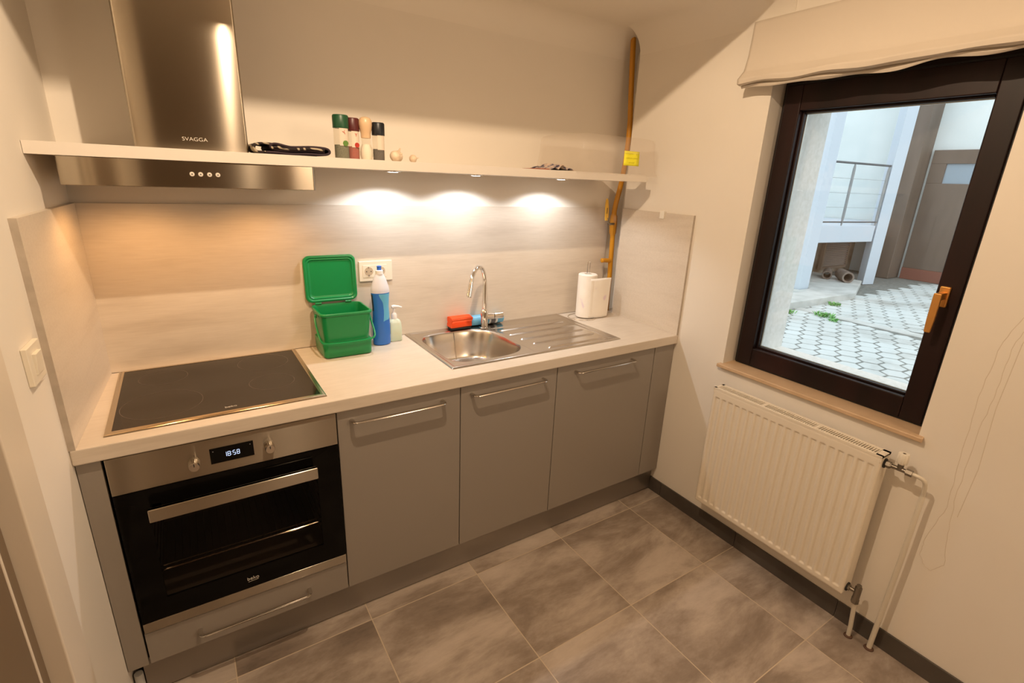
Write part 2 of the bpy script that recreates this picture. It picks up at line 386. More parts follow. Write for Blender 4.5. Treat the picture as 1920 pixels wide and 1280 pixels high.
# ---------------------------------------------------------------- fabric blind above the window
bl = thing('roman_blind', 'off-white fabric roman blind drawn up above the window', 'blind', (X-0.05, -1.25, 1.97))
def blind(u, v):
    y = -0.752-u*1.04
    sag = 0.004*math.sin(u*9+1)+0.003*math.sin(u*23)
    prof = [(0.046, 2.197), (0.048, 2.15), (0.053, 2.08), (0.066, 2.025), (0.085, 2.005), (0.098, 1.992), (0.096, 1.977), (0.078, 1.973), (0.060, 1.980), (0.072, 1.966), (0.066, 1.960), (0.045, 1.968), (0.030, 1.975)]
    f = v*(len(prof)-1); i = min(int(f), len(prof)-2); t = f-i
    d = prof[i][0]*(1-t)+prof[i+1][0]*t; z = prof[i][1]*(1-t)+prof[i+1][1]*t
    k = min(1, max(0, (v-0.2)*2))
    d += k*0.008*math.sin(u*14+v*6)*(0.3+0.7*math.sin(PI*min(1, u*1.4)))
    z += k*(sag+0.003*math.sin(u*31+v*9)) + (0.010*u*k)
    return (X-d, y, z)
G().grid(blind, 90, 48).done('blind_fabric', FABRIC, bl, shear='R', solid=0.002, ang=60)
G().box(X-0.046, -1.795, 2.185, X-0.002, -0.752, 2.199).done('head_rail', WHITEP, bl, shear='R', bevel=0.002)

# ---------------------------------------------------------------- splashbacks and worktop
G().box(-0.0, 0.0, H, 2.278, 0.012, 1.468).done('splashback', LAM, label='long beige wood-effect splashback panel behind the hob and sink', cat='splashback', bevel=0.0008)
g = G(); g.box(0.0, -0.5765, H, 0.014, 0.0, 1.468)
sp = g.done('splashback', LAM, shear='L', label='beige splashback side panel on the left wall beside the hob', cat='splashback', bevel=0.0008)
G().box(0.0, -0.5777, H, 0.0145, -0.5765, 1.468).done('edge_band', LAMEDGE, sp, shear='L')
g = G(); g.box(X-0.011, -0.575, H, X, -0.112, 1.468)
sp = g.done('splashback', LAM, shear='R', label='beige splashback side panel on the right wall next to the gas pipe', cat='splashback', bevel=0.0008)
G().box(X-0.0115, -0.5762, H, X, -0.575, 1.468).done('edge_band', LAMEDGE, sp, shear='R')
SX0, SX1, SY0, SY1 = 1.077, 1.957, -0.500, -0.006
D = 0.578
wt = thing('worktop', 'light beige wood-effect laminate worktop running under hob and sink', 'worktop', (1.1, -0.29, H-T))
G().holed([(xl(-D), -D), (xr(-D), -D), (xr(-.11), 0.0), (0, 0.0)], (SX0+.02, SY0+.02, SX1-.02, SY1-.02), H-T, H).prism([(xr(-.11)-.001, -0.11), (2.366, -0.11), (2.366, 0.0), (xr(-.11)-.001, 0.0)], H-T, H).done('slab', LAM, wt, bevel=0.005, seg=3)

# ---------------------------------------------------------------- sink (height field pressed from one sheet)
def bowl_d(x, y):
    # signed inside measure of D-shaped bowl, metres (positive inside)
    cx, cy_ = 1.300, -0.255
    ax = 0.190; ay = 0.200
    dx = (x-cx)/ax; dy = (y-cy_)/ay
    if dx < 0: k = (abs(dx)**5+abs(dy)**5)**(1/5)
    else: k = (abs(dx)**2.5+abs(dy)**3.0)**(1/2.75) if (dx or dy) else 0
    return (1-k)*0.19
def ss(t): t = max(0, min(1, t)); return t*t*(3-2*t)
def sink_z(x, y):
    z = H+0.003
    e = min(x-SX0, SX1-x, y-SY0, SY1-y)
    z += 0.003*(1-ss((e-0.012)/0.008)) if e > 0.004 else 0.003*e/0.004-0.0015
    # drainer, a shallow tray
    dr_ = min(x-1.475, SX1-0.03-x, y-SY0-0.03, -0.09-y) if x > 1.3 else -1
    z -= 0.004*ss(dr_/0.012)
    if dr_ > 0.012 and x > 1.50:
        for i, yy in enumerate((-0.140, -0.217, -0.294, -0.371, -0.448)):
            x0 = (1.50, 1.50, 1.515, 1.53, 1.56)[i]
            if x > x0 and x < 1.905: z += 0.0052*max(0, 1-((y-yy)/0.0085)**2)*ss((x-x0)/0.02)*ss((1.905-x)/0.02)
    b = bowl_d(x, y)
    if b > -0.006:
        z -= 0.003*ss((b+0.006)/0.006)
        z -= 0.128*ss(max(0, b)/0.042)**0.9 + 0.022*ss(max(0, b-0.03)/0.16)
    return z
nx, ny = 330, 190
sk = thing('kitchen_sink', 'stainless steel inset sink with one rounded bowl and ribbed drainer', 'sink', (1.5, -0.25, H))
def sf(u, v):
    x = SX0+u*(SX1-SX0); y = SY0+v*(SY1-SY0); return (x, y, sink_z(x, y))
G().grid(sf, nx, ny).done('basin', SINKM, sk, ang=80)
G().lathe(1.29, -0.255, [(0.0, H-.1475), (0.030, H-.1475), (0.036, H-.1455), (0.040, H-.148)], 32, cap0=False, cap1=False).done('drain', CHROME, sk)

# ---------------------------------------------------------------- faucet
fx, fy = 1.457, -0.073
fa = thing('kitchen_faucet', 'chrome gooseneck mixer tap at the back of the sink', 'tap', (fx, fy, H+.003))
G().lathe(fx, fy, [(0.024, H+.0045), (0.024, H+.007), (0.0185, H+.010), (0.0185, H+.082), (0.0155, H+.094), (0.011, H+.098)], 32).done('tap_body', CHROME, fa)
ang = R(217); ux, uy = math.cos(ang), math.sin(ang)
pts = [(fx, fy, H+.09), (fx, fy, H+.15), (fx, fy, H+.215)]
rr_ = 0.082
for k in range(1, 17):
    a = PI*k/16*0.90
    pts.append((fx+ux*(rr_-rr_*math.cos(a)), fy+uy*(rr_-rr_*math.cos(a)), H+.215+rr_*1.18*math.sin(a)))
sp_ = G().tube(pts, 0.0105, 18).done('spout', CHROME, fa)
e0 = Vector(pts[-1]); dd = (Vector(pts[-1])-Vector(pts[-2])).normalized()
G().tube([e0-dd*.006, e0, e0+dd*.001, e0+dd*.055, e0+dd*.058], [.0105, .0105, .0135, .0125, .010], 20).done('spray_head', CHROME, sp_)
G().tube([(fx+.012, fy, H+.060), (fx+.048, fy-.004, H+.060)], [.0165, .0165], 24).done('lever_hub', CHROME, fa)
G().tube([(fx+.050, fy-.004, H+.060), (fx+.052, fy-.004, H+.060), (fx+.096, fy-.008, H+.060), (fx+.098, fy-.008, H+.060)], [.014, .0165, .0165, .014], 24).done('lever', CHROME, fa)

# ---------------------------------------------------------------- hob
hb = thing('induction_hob', 'black glass hob with steel frame set into the worktop', 'hob', (0.32, -0.27, H))
hx0, hx1, hy0, hy1 = 0.0348, 0.6095, -0.532, -0.010
g = G(); fwid = 0.017
loops = []
def rectl(i, z): return [(hx0+i, hy0+i, z), (hx1-i, hy0+i, z), (hx1-i, hy1-i, z), (hx0+i, hy1-i, z)]
g.loft([rectl(0, H+.0003), rectl(0.001, H+.0035), rectl(0.006, H+.0060), rectl(fwid, H+.0065), rectl(fwid+.0005, H+.0005)], False, False)
g.done('hob_frame', plain('hob_frame_steel', (0.66, 0.56, 0.42), 0.22, metal=1.0), hb, ang=25)
box('glass_plate', HOBG, (hx0+fwid, hy0+fwid, H+.0005, hx1-fwid, hy1-fwid, H+.0055), hb)
def flat_ring(cx, cy_, r, w_=0.0009, z=H+.0057):
    return G().loft([[(cx+q*math.cos(2*PI*k/72), cy_+q*math.sin(2*PI*k/72), z) for k in range(72)] for q in (r-w_, r+w_)], False, False)
for cx, cy_, r in ((0.165, -0.375, 0.105), (0.475, -0.335, 0.070), (0.165, -0.135, 0.070), (0.475, -0.125, 0.085)):
    flat_ring(cx, cy_, r).done('cooking_zone', RING, hb)
text('brand_mark', 'beko', 0.0165, (0.338, -0.487, H+.0058), ROT_FLAT, LOGO, hb, 0.0001)

# ---------------------------------------------------------------- base cabinets
F = -0.5636     # door faces
FB = F+0.019
ox = 0.0261; d1, d2, d3 = 1.0793, 1.5362, 2.1305
zt = H-T-0.004; zd = 0.142
G().prism([(xl(F)+.002, F), (ox-.003, F), (ox-.003, FB), (xl(FB)+.002, FB)], zd-.002, zt).done('filler_panel', CAB, label='narrow greige filler strip between left wall and oven', cat='filler panel', bevel=0.0008)
G().prism([(d3+.002, F), (xr(F)-.002, F), (xr(FB)-.002, FB), (d3+.002, FB)], zd-.002, zt).done('filler_panel', CAB, label='narrow greige filler strip between last cabinet and right wall', cat='filler panel', bevel=0.0008)
pl = G().box(xl(-.52)+.03, -0.533, 0.006, xr(-.52)-.003, -0.518, zd-.004)
pl.done('plinth', PLINTH, label='satin metal plinth strip below the base cabinets', cat='plinth', bevel=0.0008)
G().tube([(-0.012, -0.535, 0.035), (-0.012, -0.535, 0.095)], 0.012, 16).done('cabinet_leg', plain('leg_plastic', (0.5, 0.5, 0.48), 0.5), label='small pale support foot at the left end of the plinth', cat='cabinet foot')

def bow_handle(parent, x0, x1, z, name='handle', y=F, mat=None, prj=0.034):
    r_ = 0.0055; mat = mat or SATIN
    n = 7; pts = [(x0, y, z)]
    for k in range(n): a = PI/2*k/(n-1); pts.append((x0+0.016-0.016*math.cos(a), y-prj+0.016-0.016*math.sin(a), z))
    for k in range(n): a = PI/2*k/(n-1); pts.append((x1-0.016+0.016*math.sin(a), y-prj+0.016-0.016*math.cos(a), z))
    pts.append((x1, y, z))
    g = G(); loops = []
    P_ = [Vector(p) for p in pts]
    for i, p in enumerate(P_):
        t = (P_[min(i+1, len(P_)-1)]-P_[max(i-1, 0)]).normalized(); nrm = Vector((0, 0, 1)).cross(t).normalized()
        a, b = 0.0070, 0.0036
        loops.append([p+nrm*(a*math.cos(2*PI*k/12))+Vector((0, 0, 1))*(b*math.sin(2*PI*k/12)) for k in range(12)])
    g.loft(loops); return g.done(name, mat, parent)

def cabinet(x0, x1, label, h0, h1, hz):
    c = thing('base_cabinet', label, 'cabinet', ((x0+x1)/2, -0.29, zd))
    g = G(); t_ = 0.016; zb_, zu = zd, zt-0.001
    a, b = x0+.001, x1-.001
    g.box(a, FB+.001, zb_, a+t_, -0.03, zu).box(b-t_, FB+.001, zb_, b, -0.03, zu).box(a+t_, FB+.001, zb_, b-t_, -0.03, zb_+t_).box(a+t_, -0.038, zb_+t_, b-t_, -0.03, zu)
    g.done('carcass', CABD, c)
    d_ = box('door', CAB, (x0+.0018, F, zd-.002, x1-.0018, FB, zt), c, bevel=0.0012)
    bow_handle(d_, h0, h1, hz)
    return c
cabinet(ox+.600, d1, 'greige base cabinet with bar handle, directly right of the oven', 0.674, 1.004, 0.812)
cabinet(d1, d2, 'middle greige base cabinet with bar handle, in front of the sink bowl', 1.126, 1.461, 0.814)
cabinet(d2, d3, 'rightmost greige base cabinet with bar handle, under the sink drainer', 1.636, 1.974, 0.816)
# oven housing with drawer
oh = thing('oven_housing', 'greige cabinet unit with low drawer under the built-in oven', 'cabinet', (ox+.3, -0.29, zd))
a, b = ox+.001, ox+.599
G().box(a, FB, zd, a+.014, -.03, zt).box(b-.014, FB, zd, b, -.03, zt).box(a+.014, FB, zd, b-.014, -.03, zd+.014).done('carcass', CABD, oh)
dw = box('drawer', CAB, (ox+.0018, F, zd-.002, ox+.5982, FB, 0.2535), oh, bevel=0.0012)
bow_handle(dw, 0.164, 0.491, 0.200)

# ---------------------------------------------------------------- oven
ov = thing('built_in_oven', 'black glass built-in oven with steel control panel and digital clock', 'oven', (ox+.3, -0.3, 0.26))
OF = F-0.006
cp_ = box('control_panel', STEEL, (ox+.004, OF, 0.7375, ox+.597, -0.50, zt-.001), ov, bevel=0.0015)
def knob(x, z):
    k = G().tube([(x, OF+.001, z), (x, OF-.004, z)], 0.0165, 28).done('knob', STEEL, ov)
    G().tube([(x, OF-.004, z), (x, OF-.026, z), (x, OF-.029, z)], [.0150, .0140, .0125], 28).done('knob_grip', SATIN, k, ang=50)
    G().box(x-.0012, OF-.0296, z+.002, x+.0012, OF-.0288, z+.011).done('knob_mark', DARK, k)
    return k
knob(0.224, 0.785); knob(0.4205, 0.788)
ds = box('display', BLACKG, (0.265, OF-.0012, 0.768, 0.3785, OF, 0.8165), ov)
SEG = {'0': 'abcdef', '1': 'bc', '5': 'afgcd', '8': 'abcdefg'}
def seg_digit(g, ch, x, z, w_=0.0075, h_=0.015, t_=0.0013):
    y0, y1 = OF-.0016, OF-.0012; hh = h_/2
    for s_ in SEG[ch]:
        if s_ == 'a': g.box(x+t_, y0, z+h_-t_, x+w_-t_, y1, z+h_)
        if s_ == 'd': g.box(x+t_, y0, z, x+w_-t_, y1, z+t_)
        if s_ == 'g': g.box(x+t_, y0, z+hh-t_/2, x+w_-t_, y1, z+hh+t_/2)
        if s_ == 'f': g.box(x, y0, z+hh, x+t_, y1, z+h_-t_/2)
        if s_ == 'e': g.box(x, y0, z+t_/2, x+t_, y1, z+hh)
        if s_ == 'b': g.box(x+w_-t_, y0, z+hh, x+w_, y1, z+h_-t_/2)
        if s_ == 'c': g.box(x+w_-t_, y0, z+t_/2, x+w_, y1, z+hh)
g = G(); xx = 0.3035
seg_digit(g, '1', xx-.004, 0.784); seg_digit(g, '8', xx+.006, 0.784); seg_digit(g, '5', xx+.0195, 0.784); seg_digit(g, '8', xx+.0300, 0.784)
g.box(xx+.0157, OF-.0016, .787, xx+.0167, OF-.0012, .7885).box(xx+.0157, OF-.0016, .7945, xx+.0167, OF-.0012, .796)
g.done('clock_digits', DIGIT, ds, label='glowing clock digits 18:58')
DIM = plain('dim_print', (.3, .3, .3), .5)
for x in (.2735, .370): G().tube([(x, OF-.0014, .807), (x, OF-.0012, .807)], 0.0014, 10).done('indicator', DIM, ds)
# oven door: black glass border, tinted pane, cavity behind
oz0, oz1 = 0.296, 0.7355
wx0, wx1, wz0, wz1 = ox+.075, ox+.525, 0.365, 0.660
od = thing('oven_door', None, None, (0, 0, 0)); od.parent = ov; od.location = Vector(); LOCS[od.name] = LOCS[ov.name]
bpy.data.objects.remove(od)
g = G(); yy0, yy1 = OF, OF+.008
g.box(ox+.004, yy0, oz0, wx0, yy1, oz1).box(wx1, yy0, oz0, ox+.597, yy1, oz1).box(wx0, yy0, oz0, wx1, yy1, wz0).box(wx0, yy0, wz1, wx1, yy1, oz1)
dor = g.done('door_glass', BLACKG, ov)
box('inner_pane', GLASSIN, (wx0, yy0+.0003, wz0, wx1, yy0+.004, wz1), dor)
g = G(); t_ = .012; c0, c1 = yy1+.003, -0.12
g.box(wx0-.02, c1, wz0-.03, wx1+.02, c1+t_, wz1+.03).box(wx0-.02-t_, c0, wz0-.03, wx0-.02, c1, wz1+.03).box(wx1+.02, c0, wz0-.03, wx1+.02+t_, c1, wz1+.03)
g.box(wx0-.02, c0, wz0-.03-t_, wx1+.02, c1, wz0-.03).box(wx0-.02, c0, wz1+.03, wx1+.02, c1, wz1+.03+t_)
g.done('cavity', ENAMEL, ov)
g = G(); zr = 0.440
g.tube([(wx0-.01, c0+.02, zr), (wx1+.01, c0+.02, zr)], .0036, 10).tube([(wx0-.01, c1+.04, zr), (wx1+.01, c1+.04, zr)], .0028, 10)
for k in range(22):
    x = wx0+.01+k*(wx1-wx0-.02)/21; g.tube([(x, c0+.02, zr), (x, c1+.04, zr)], .0014, 6)
g.tube([(wx0-.01, c0+.025, zr+.012), (wx1+.01, c0+.025, zr+.012)], .0016, 8)
g.done('oven_rack', CHROME, ov)
for xx in (wx0-.012, wx1+.012):
    g = G()
    for yq in (c0+.03, c1+.04): g.tube([(xx, yq, wz0-.02), (xx, yq, wz1+.02)], .002, 8)
    for k in range(6): z = wz0+.0+k*.05; g.tube([(xx, c0+.02, z), (xx, c1+.02, z)], .002, 8)
    g.done('rack_support', CHROME, ov)
hbx0, hbx1 = 0.102, 0.547
g = G(); g.box(hbx0, OF-.045, 0.655, hbx1, OF-.030, 0.695); hdl = g.done('door_handle', STEEL, ov, bevel=0.003)
for x in (hbx0+.01, hbx1-.03): box('handle_post', STEEL, (x, OF-.031, .665, x+.02, OF, .685), hdl)
box('bottom_strip', STEEL, (ox+.004, OF, 0.2600, ox+.597, FB, 0.2940), ov, bevel=0.0012)
text('brand_mark', 'beko', 0.0175, (0.328, OF-.0008, 0.330), ROT_FRONT, LOGO, ov, 0.0003)
g = G(); g.grid(lambda u, v: (0.313+u*.030, OF-.0009, 0.3185+0.0025*math.sin(PI*u)*0+u*.002+v*.0012), 8, 1); g.done('brand_underline', LOGO, ov)

# ---------------------------------------------------------------- shelf, hood, under-shelf lamps
SD = 0.350; SZ0, SZ1 = 1.605, 1.636
CX0, CX1, CD = 0.2045, 0.4915, 0.272
g = G().holed([(xl(-SD)+.001, -SD), (2.165, -SD), (2.165, 0.0118), (0.0015, 0.0118)], (CX0-.001, -CD-.001, CX1+.001, 0.011), SZ0, SZ1)
g.done('wall_shelf', SHELFM, label='long white wall shelf above the worktop, crossing the hood', cat='shelf', bevel=0.0015)
ho = thing('cooker_hood', 'stainless steel cooker hood with rectangular chimney above the hob', 'extractor hood', (0.35, -0.17, 1.533))
# chimney: bent sheet box with softly rounded front corners
def rrect(x0, x1, y0, y1, r, z, n=5):
    pts = []
    for (cx, cy_, a0) in ((x1-r, y1-r, 0), (x0+r, y1-r, 90), (x0+r, y0+r, 180), (x1-r, y0+r, 270)):
        for k in range(n+1): a = R(a0+90*k/n); pts.append((cx+r*math.cos(a), cy_+r*math.sin(a), z))
    return pts
G().loft([rrect(CX0, CX1, -CD, 0.010, 0.006, 1.6045), rrect(CX0, CX1, -CD, 0.010, 0.006, 2.298)], False, False).done('chimney', STEELH, ho)
G().loft([rrect(0.037, 0.667, -SD+.004, 0.010, 0.010, z) for z in (1.533, 1.6045)]).done('hood_body', STEELH, ho, bevel=0.0015)
for i, x in enumerate((0.330, 0.351, 0.373, 0.394)):
    k = G().tube([(x, -SD+.004, 1.570), (x, -SD+.0005, 1.570), (x, -SD-.0005, 1.570)], [.0062, .0062, .005], 20).done('hood_button', LOGO, ho)
    G().tube([(x, -SD-.0004, 1.570), (x, -SD-.0008, 1.570)], .0018, 10).done('button_symbol', DARK, k)
text('brand_mark', 'SVAGGA', 0.0145, (0.352, -CD-.0006, 1.666), ROT_FRONT, LOGO, ho, 0.0003, sx=1.15)
for x in (0.17, 0.53):
    G().tube([(x, -.215, 1.5330), (x, -.215, 1.5315)], .030, 24).done('hood_lamp', HALM, ho)
G().box(0.06, -.30, 1.531, 0.64, -.02, 1.533).done('grease_filter', plain('filter_mesh', (.35, .32, .28), .4, metal=.8), ho)
for i, x in enumerate(LEDX):
    lab = ['round recessed spotlight under the shelf, left of the three lit ones', 'middle round recessed spotlight under the shelf above the tap', 'rightmost round recessed spotlight under the shelf, beside the gas valve'][i]
    t = thing('shelf_spotlight', lab, 'spotlight', (x, -0.15, SZ0), 'spotlights under the shelf')
    G().lathe(x, -0.15, [(.024, SZ0), (.036, SZ0), (.036, SZ0-.003), (.027, SZ0-.0045), (.024, SZ0-.003)], 32, cap0=False, cap1=False).done('bezel', CHROME, t)
    G().lathe(x, -0.15, [(.025, SZ0-.0015), (.025, SZ0-.0030), (.016, SZ0-.0055), (.004, SZ0-.0062)], 32).done('lens', LEDM, t)

# ---------------------------------------------------------------- sockets, switch, clip
so = thing('wall_socket', 'cream double power socket plate behind the blue bottle', 'socket', (0.957, 0, 1.157))
box('cover_plate', WHITEP, (0.886, -0.009, 1.156, 1.029, 0.0, 1.241), so, bevel=0.002)
box('insert', WHITEP, (0.901, -0.0105, 1.172, 1.003, -0.0085, 1.225), so, bevel=0.001)
for x in (0.926, 0.978):
    k = G().tube([(x, -0.0106, 1.198), (x, -0.0112, 1.198)], .0215, 28).done('outlet_rim', WHITEP, so)
    G().tube([(x, -0.0110, 1.198), (x, -0.01125, 1.198)], .0185, 28).done('outlet_recess', plain('recess_shade', (.52, .42, .30), .6), k)
    for dx in (-.0095, .0095): G().tube([(x+dx, -.0112, 1.198), (x+dx, -.0120, 1.198)], .0024, 10).done('pin_hole', DARK, k)
    for dz in (-.017, .017): box('earth_clip', SATIN, (x-.002, -.0122, 1.198+dz-.003, x+.002, -.0110, 1.198+dz+.003), k)
sw = thing('light_switch', 'cream light switch on the left wall beside the splashback', 'light switch', (xl(-.665), -0.665, 1.165))
G().box(0, -0.712, 1.123, 0.011, -0.622, 1.209).done('cover_plate', WHITEP, sw, shear='L', bevel=0.002)
G().hexa([(0.010, -0.688, 1.142), (0.014, -0.688, 1.142), (0.014, -0.646, 1.142), (0.010, -0.646, 1.142), (0.010, -0.688, 1.190), (0.018, -0.688, 1.190), (0.018, -0.646, 1.190), (0.010, -0.646, 1.190)]).done('rocker', WHITEP, sw, shear='L', bevel=0.001)
G().box(X-0.017, -0.402, 1.440, X-0.011, -0.376, 1.470).box(X-0.017, -0.402, 1.4685, X+.000, -0.376, 1.4755).done('panel_clip', plain('clip_white', (.86, .82, .74), .4), shear='R', label='small white clip on top of the right-hand splashback panel', cat='clip', bevel=0.001)

# ---------------------------------------------------------------- gas pipe in the corner
gp = thing('gas_pipe', 'ochre-painted gas pipe rising in the right-hand corner', 'pipe', (2.285, -0.05, H))
pp = [(2.282, -.05, H), (2.281, -.05, 1.101), (2.278, -.05, 1.174), (2.276, -.05, 1.26), (2.272, -.05, 1.34), (2.270, -.05, 1.40), (2.268, -.05, 1.452), (2.2735, -.05, 1.49), (2.283, -.05, 1.53), (2.291, -.051, 1.565), (2.297, -.054, 1.61), (2.3005, -.062, 1.70), (2.301, -.068, 1.80), (2.301, -.066, 1.90), (2.300, -.049, 2.07), (2.299, -.030, 2.300)]
G().tube(pp, 0.0135, 20).done('riser', OCHRE, gp)
G().tube([(2.273, -.05, 1.325), (2.272, -.05, 1.335), (2.270, -.05, 1.38), (2.269, -.05, 1.425), (2.268, -.05, 1.435)], [.0135, .019, .021, .018, .0135], 8).done('valve_body', OCHRE, gp)
G().tube([(2.278, -.05, 1.183), (2.225, -.055, 1.188), (2.204, -.058, 1.189), (2.200, -.058, 1.189)], [.0125, .0115, .0125, .009], 16).done('branch_stub', OCHRE, gp)
G().lathe(2.299, -.031, [(.013, 2.290), (.019, 2.292), (.018, 2.2999)], 20).done('ceiling_collar', OCHRE, gp)
lv = thing('valve_lever', None, None, (0, 0, 0)); bpy.data.objects.remove(lv)
g = G(); g.tube([(2.262, -.062, 1.385), (2.240, -.075, 1.386), (2.222, -.080, 1.388)], [.006, .006, .005], 10).tube([(2.222, -.080, 1.383), (2.2, -.082, 1.395), (2.19, -.083, 1.42)], [.005, .0055, .004], 8)
lv = g.done('valve_stem', GREYM, gp)
g = G(); g.loft([[(2.186-(z-1.41)*.09+a, -.083+b, z) for a, b in ((-w2, -.003), (w2, -.003), (w2, .003), (-w2, .003))] for z, w2 in ((1.405, .010), (1.42, .0115), (1.48, .0110), (1.507, .0075), (1.517, .003))])
g.done('valve_lever', BRASSY, lv, bevel=0.001)
box('lever_print', DARK, (2.1795, -.0868, 1.440, 2.1835, -.0862, 1.470), lv)

# ---------------------------------------------------------------- green caddy
BX = (0.6855, 0.873); BY = (-0.187, -0.022)
gb = thing('food_waste_caddy', 'green plastic food-waste caddy with its lid propped open', 'bin', (0.779, -0.105, H))
def rr(x0, x1, y0, y1, r, z, n=6): return rrect(x0, x1, y0, y1, r, z, n)
def off(e, z, r=.022): return rr(BX[0]-e, BX[1]+e, BY[0]-e, BY[1]+e*.6, r, z)
outer = [off(-.006, H+.0005, .018), off(0, H+.006, .02), off(.002, H+.058), off(.001, H+.0625), off(-.006, H+.0645), off(-.006, H+.075), off(.002, H+.168), off(.0045, H+.169), off(.0065, H+.172), off(.0065, H+.178), off(.004, H+.181), off(-.001, H+.1805)]
inner = [off(-.004, H+.170), off(-.010, H+.068, .018), off(-.012, H+.006, .016)]
G().loft(outer+inner, True, True).done('bucket', GREEN, gb, ang=50)
# lid open behind, leaning on the splashback
lx0, lx1 = 0.668, 0.874
def lidp(inset, dep, r):
    pts = rrect(lx0+inset, lx1-inset, 1.0865+inset, 1.274-inset, r, 0, 6)
    return [(p[0]-0.003, -0.020-dep+ (p[1]-1.0865)*0.055, p[1]) for p in pts]
ld = G().loft([lidp(0.002, -.010, .024), lidp(0, -.002, .025), lidp(.002, .004, .024), lidp(.007, .005, .022), lidp(.012, .001, .020), lidp(.016, .002, .018), lidp(.019, -.002, .017), lidp(.024, -.0045, .014), lidp(.026, -.0046, .012)], True, True).done('lid', GREEN, gb, ang=24)
for x in (0.71, 0.83): G().tube([(x-.012, -.0225, 1.082), (x+.012, -.0225, 1.082)], .0045, 12).done('hinge', GREEN, ld)
yv = -0.110
hp = [(0.6775, yv, H+.158), (0.672, yv-.006, H+.148), (0.6715, yv-.030, H+.118), (0.672, yv-.070, H+.085), (0.676, yv-.086, H+.071), (0.690, yv-.0905, H+.066), (0.74, yv-.0925, H+.064), (0.80, yv-.0925, H+.064), (0.860, yv-.0915, H+.066), (0.880, yv-.086, H+.071), (0.8875, yv-.070, H+.082), (0.888, yv-.030, H+.118), (0.8865, yv-.006, H+.148), (0.881, yv, H+.158)]
def smooth(pts, it=2):
    for _ in range(it):
        q = [pts[0]]
        for a, b in zip(pts, pts[1:]): q += [tuple(a[i]*.75+b[i]*.25 for i in range(3)), tuple(a[i]*.25+b[i]*.75 for i in range(3))]
        pts = q+[pts[-1]]
    return pts
G().tube(smooth(hp), 0.0038, 10).done('carry_handle', GREEN, gb)
for x in (0.6775, 0.881): G().tube([(x-.004, yv, H+.158), (x+.004, yv, H+.158)], .007, 14).done('handle_pivot', GREEN, gb)

# ---------------------------------------------------------------- blue detergent bottle
bx, by = 0.945, -0.088
bt = thing('detergent_bottle', 'tall blue detergent bottle with frosted shoulder and blue cap', 'bottle', (bx, by, H))
BLUE = plain('blue_bottle', (0.03, 0.17, 0.62), 0.25, trans=0.0, sss=0.2)
BLUEL = plain('light_blue_label', (0.12, 0.45, 0.72), 0.35)
FROST = clear('frosted_plastic', (0.95, 0.95, 0.97), 0.72, 0.3, (0.85, 0.85, 0.88))
prof = [(0.030, H), (0.0365, H+.004), (0.0375, H+.020), (0.0375, H+.085), (0.0355, H+.120), (0.034, H+.165), (0.0365, H+.205), (0.0385, H+.226)]
G().lathe(bx, by, prof, 44, 1, .72).done('bottle_body', BLUE, bt)
prof2 = [(0.0385, H+.226), (0.0390, H+.236), (0.0365, H+.250), (0.026, H+.283), (0.017, H+.303), (0.0135, H+.309)]
G().lathe(bx, by, prof2, 44, 1, .72, cap0=False).done('bottle_shoulder', FROST, bt)
G().lathe(bx, by, [(0.0155, H+.303), (0.0155, H+.318), (0.010, H+.320)], 28).done('cap_collar', plain('white_cap', (.85, .85, .85), .4), bt)
G().lathe(bx, by, [(0.009, H+.319), (0.009, H+.331), (0.0100, H+.333), (0.0100, H+.3355), (0.007, H+.337)], 24).done('cap', plain('blue_cap', (0.03, 0.14, 0.60), .3), bt)
def rad(z):
    for (r0, z0), (r1, z1) in zip(prof, prof[1:]):
        if z0 <= z <= z1: return r0+(r1-r0)*(z-z0)/(z1-z0)
    return prof[-1][0]
def shell(u, v):
    z = H+.105+v*.118; a0 = R(-88+34*(1-v)**2*0-20*math.sin(v*PI)*0) ; lo = -92+46*(1-math.sin(PI*min(1, v*.95+.05)))*0
    left = R(-88+6*math.sin(PI*min(1, v*1.4))-24*ss((v-.65)/.35)); right = R(-22) if v > .12 else R(-88+66*math.sqrt(v/.12))
    a = left+(right-left)*u; r_ = rad(z)+.0006
    return (bx+r_*math.cos(a), by+r_*.72*math.sin(a), z)
G().grid(shell, 16, 20).done('side_label', BLUEL, bt)
def shell2(u, v):
    z = H+.15+v*.07; a = R(-184+u*26); r_ = rad(z)+.0006
    return (bx+r_*math.cos(a), by+r_*.72*math.sin(a), z)
G().grid(shell2, 6, 10).done('back_label', plain('ink_label', (.02, .03, .05), .5), bt)
# soap dispenser
sx_, sy_ = 1.010, -0.066
sd = thing('soap_dispenser', 'pale mint liquid soap bottle with white pump, beside the sink', 'soap dispenser', (sx_, sy_, H))
MINT = plain('mint_soap', (0.66, 0.76, 0.62), 0.3, sss=0.15)
G().loft([rrect(sx_-a, sx_+a, sy_-b, sy_+b, r_, z) for a, b, r_, z in ((.026, .015, .012, H), (.0315, .019, .015, H+.004), (.0315, .019, .015, H+.055), (.029, .018, .015, H+.080), (.024, .016, .013, H+.093), (.014, .012, .010, H+.099), (.011, .011, .0105, H+.101))]).done('bottle_body', MINT, sd, ang=50)
PUMPW = plain('pump_white', (.82, .80, .76), .35)
pm = G().lathe(sx_, sy_, [(.0125, H+.100), (.0125, H+.118), (.010, H+.124), (.0055, H+.130), (.0045, H+.145)], 28).done('pump', PUMPW, sd)
G().tube([(sx_-.010, sy_, H+.152), (sx_, sy_-.001, H+.153), (sx_+.018, sy_-.006, H+.153), (sx_+.032, sy_-.010, H+.149)], [.007, .0085, .005, .003], 14).done('nozzle', PUMPW, pm)
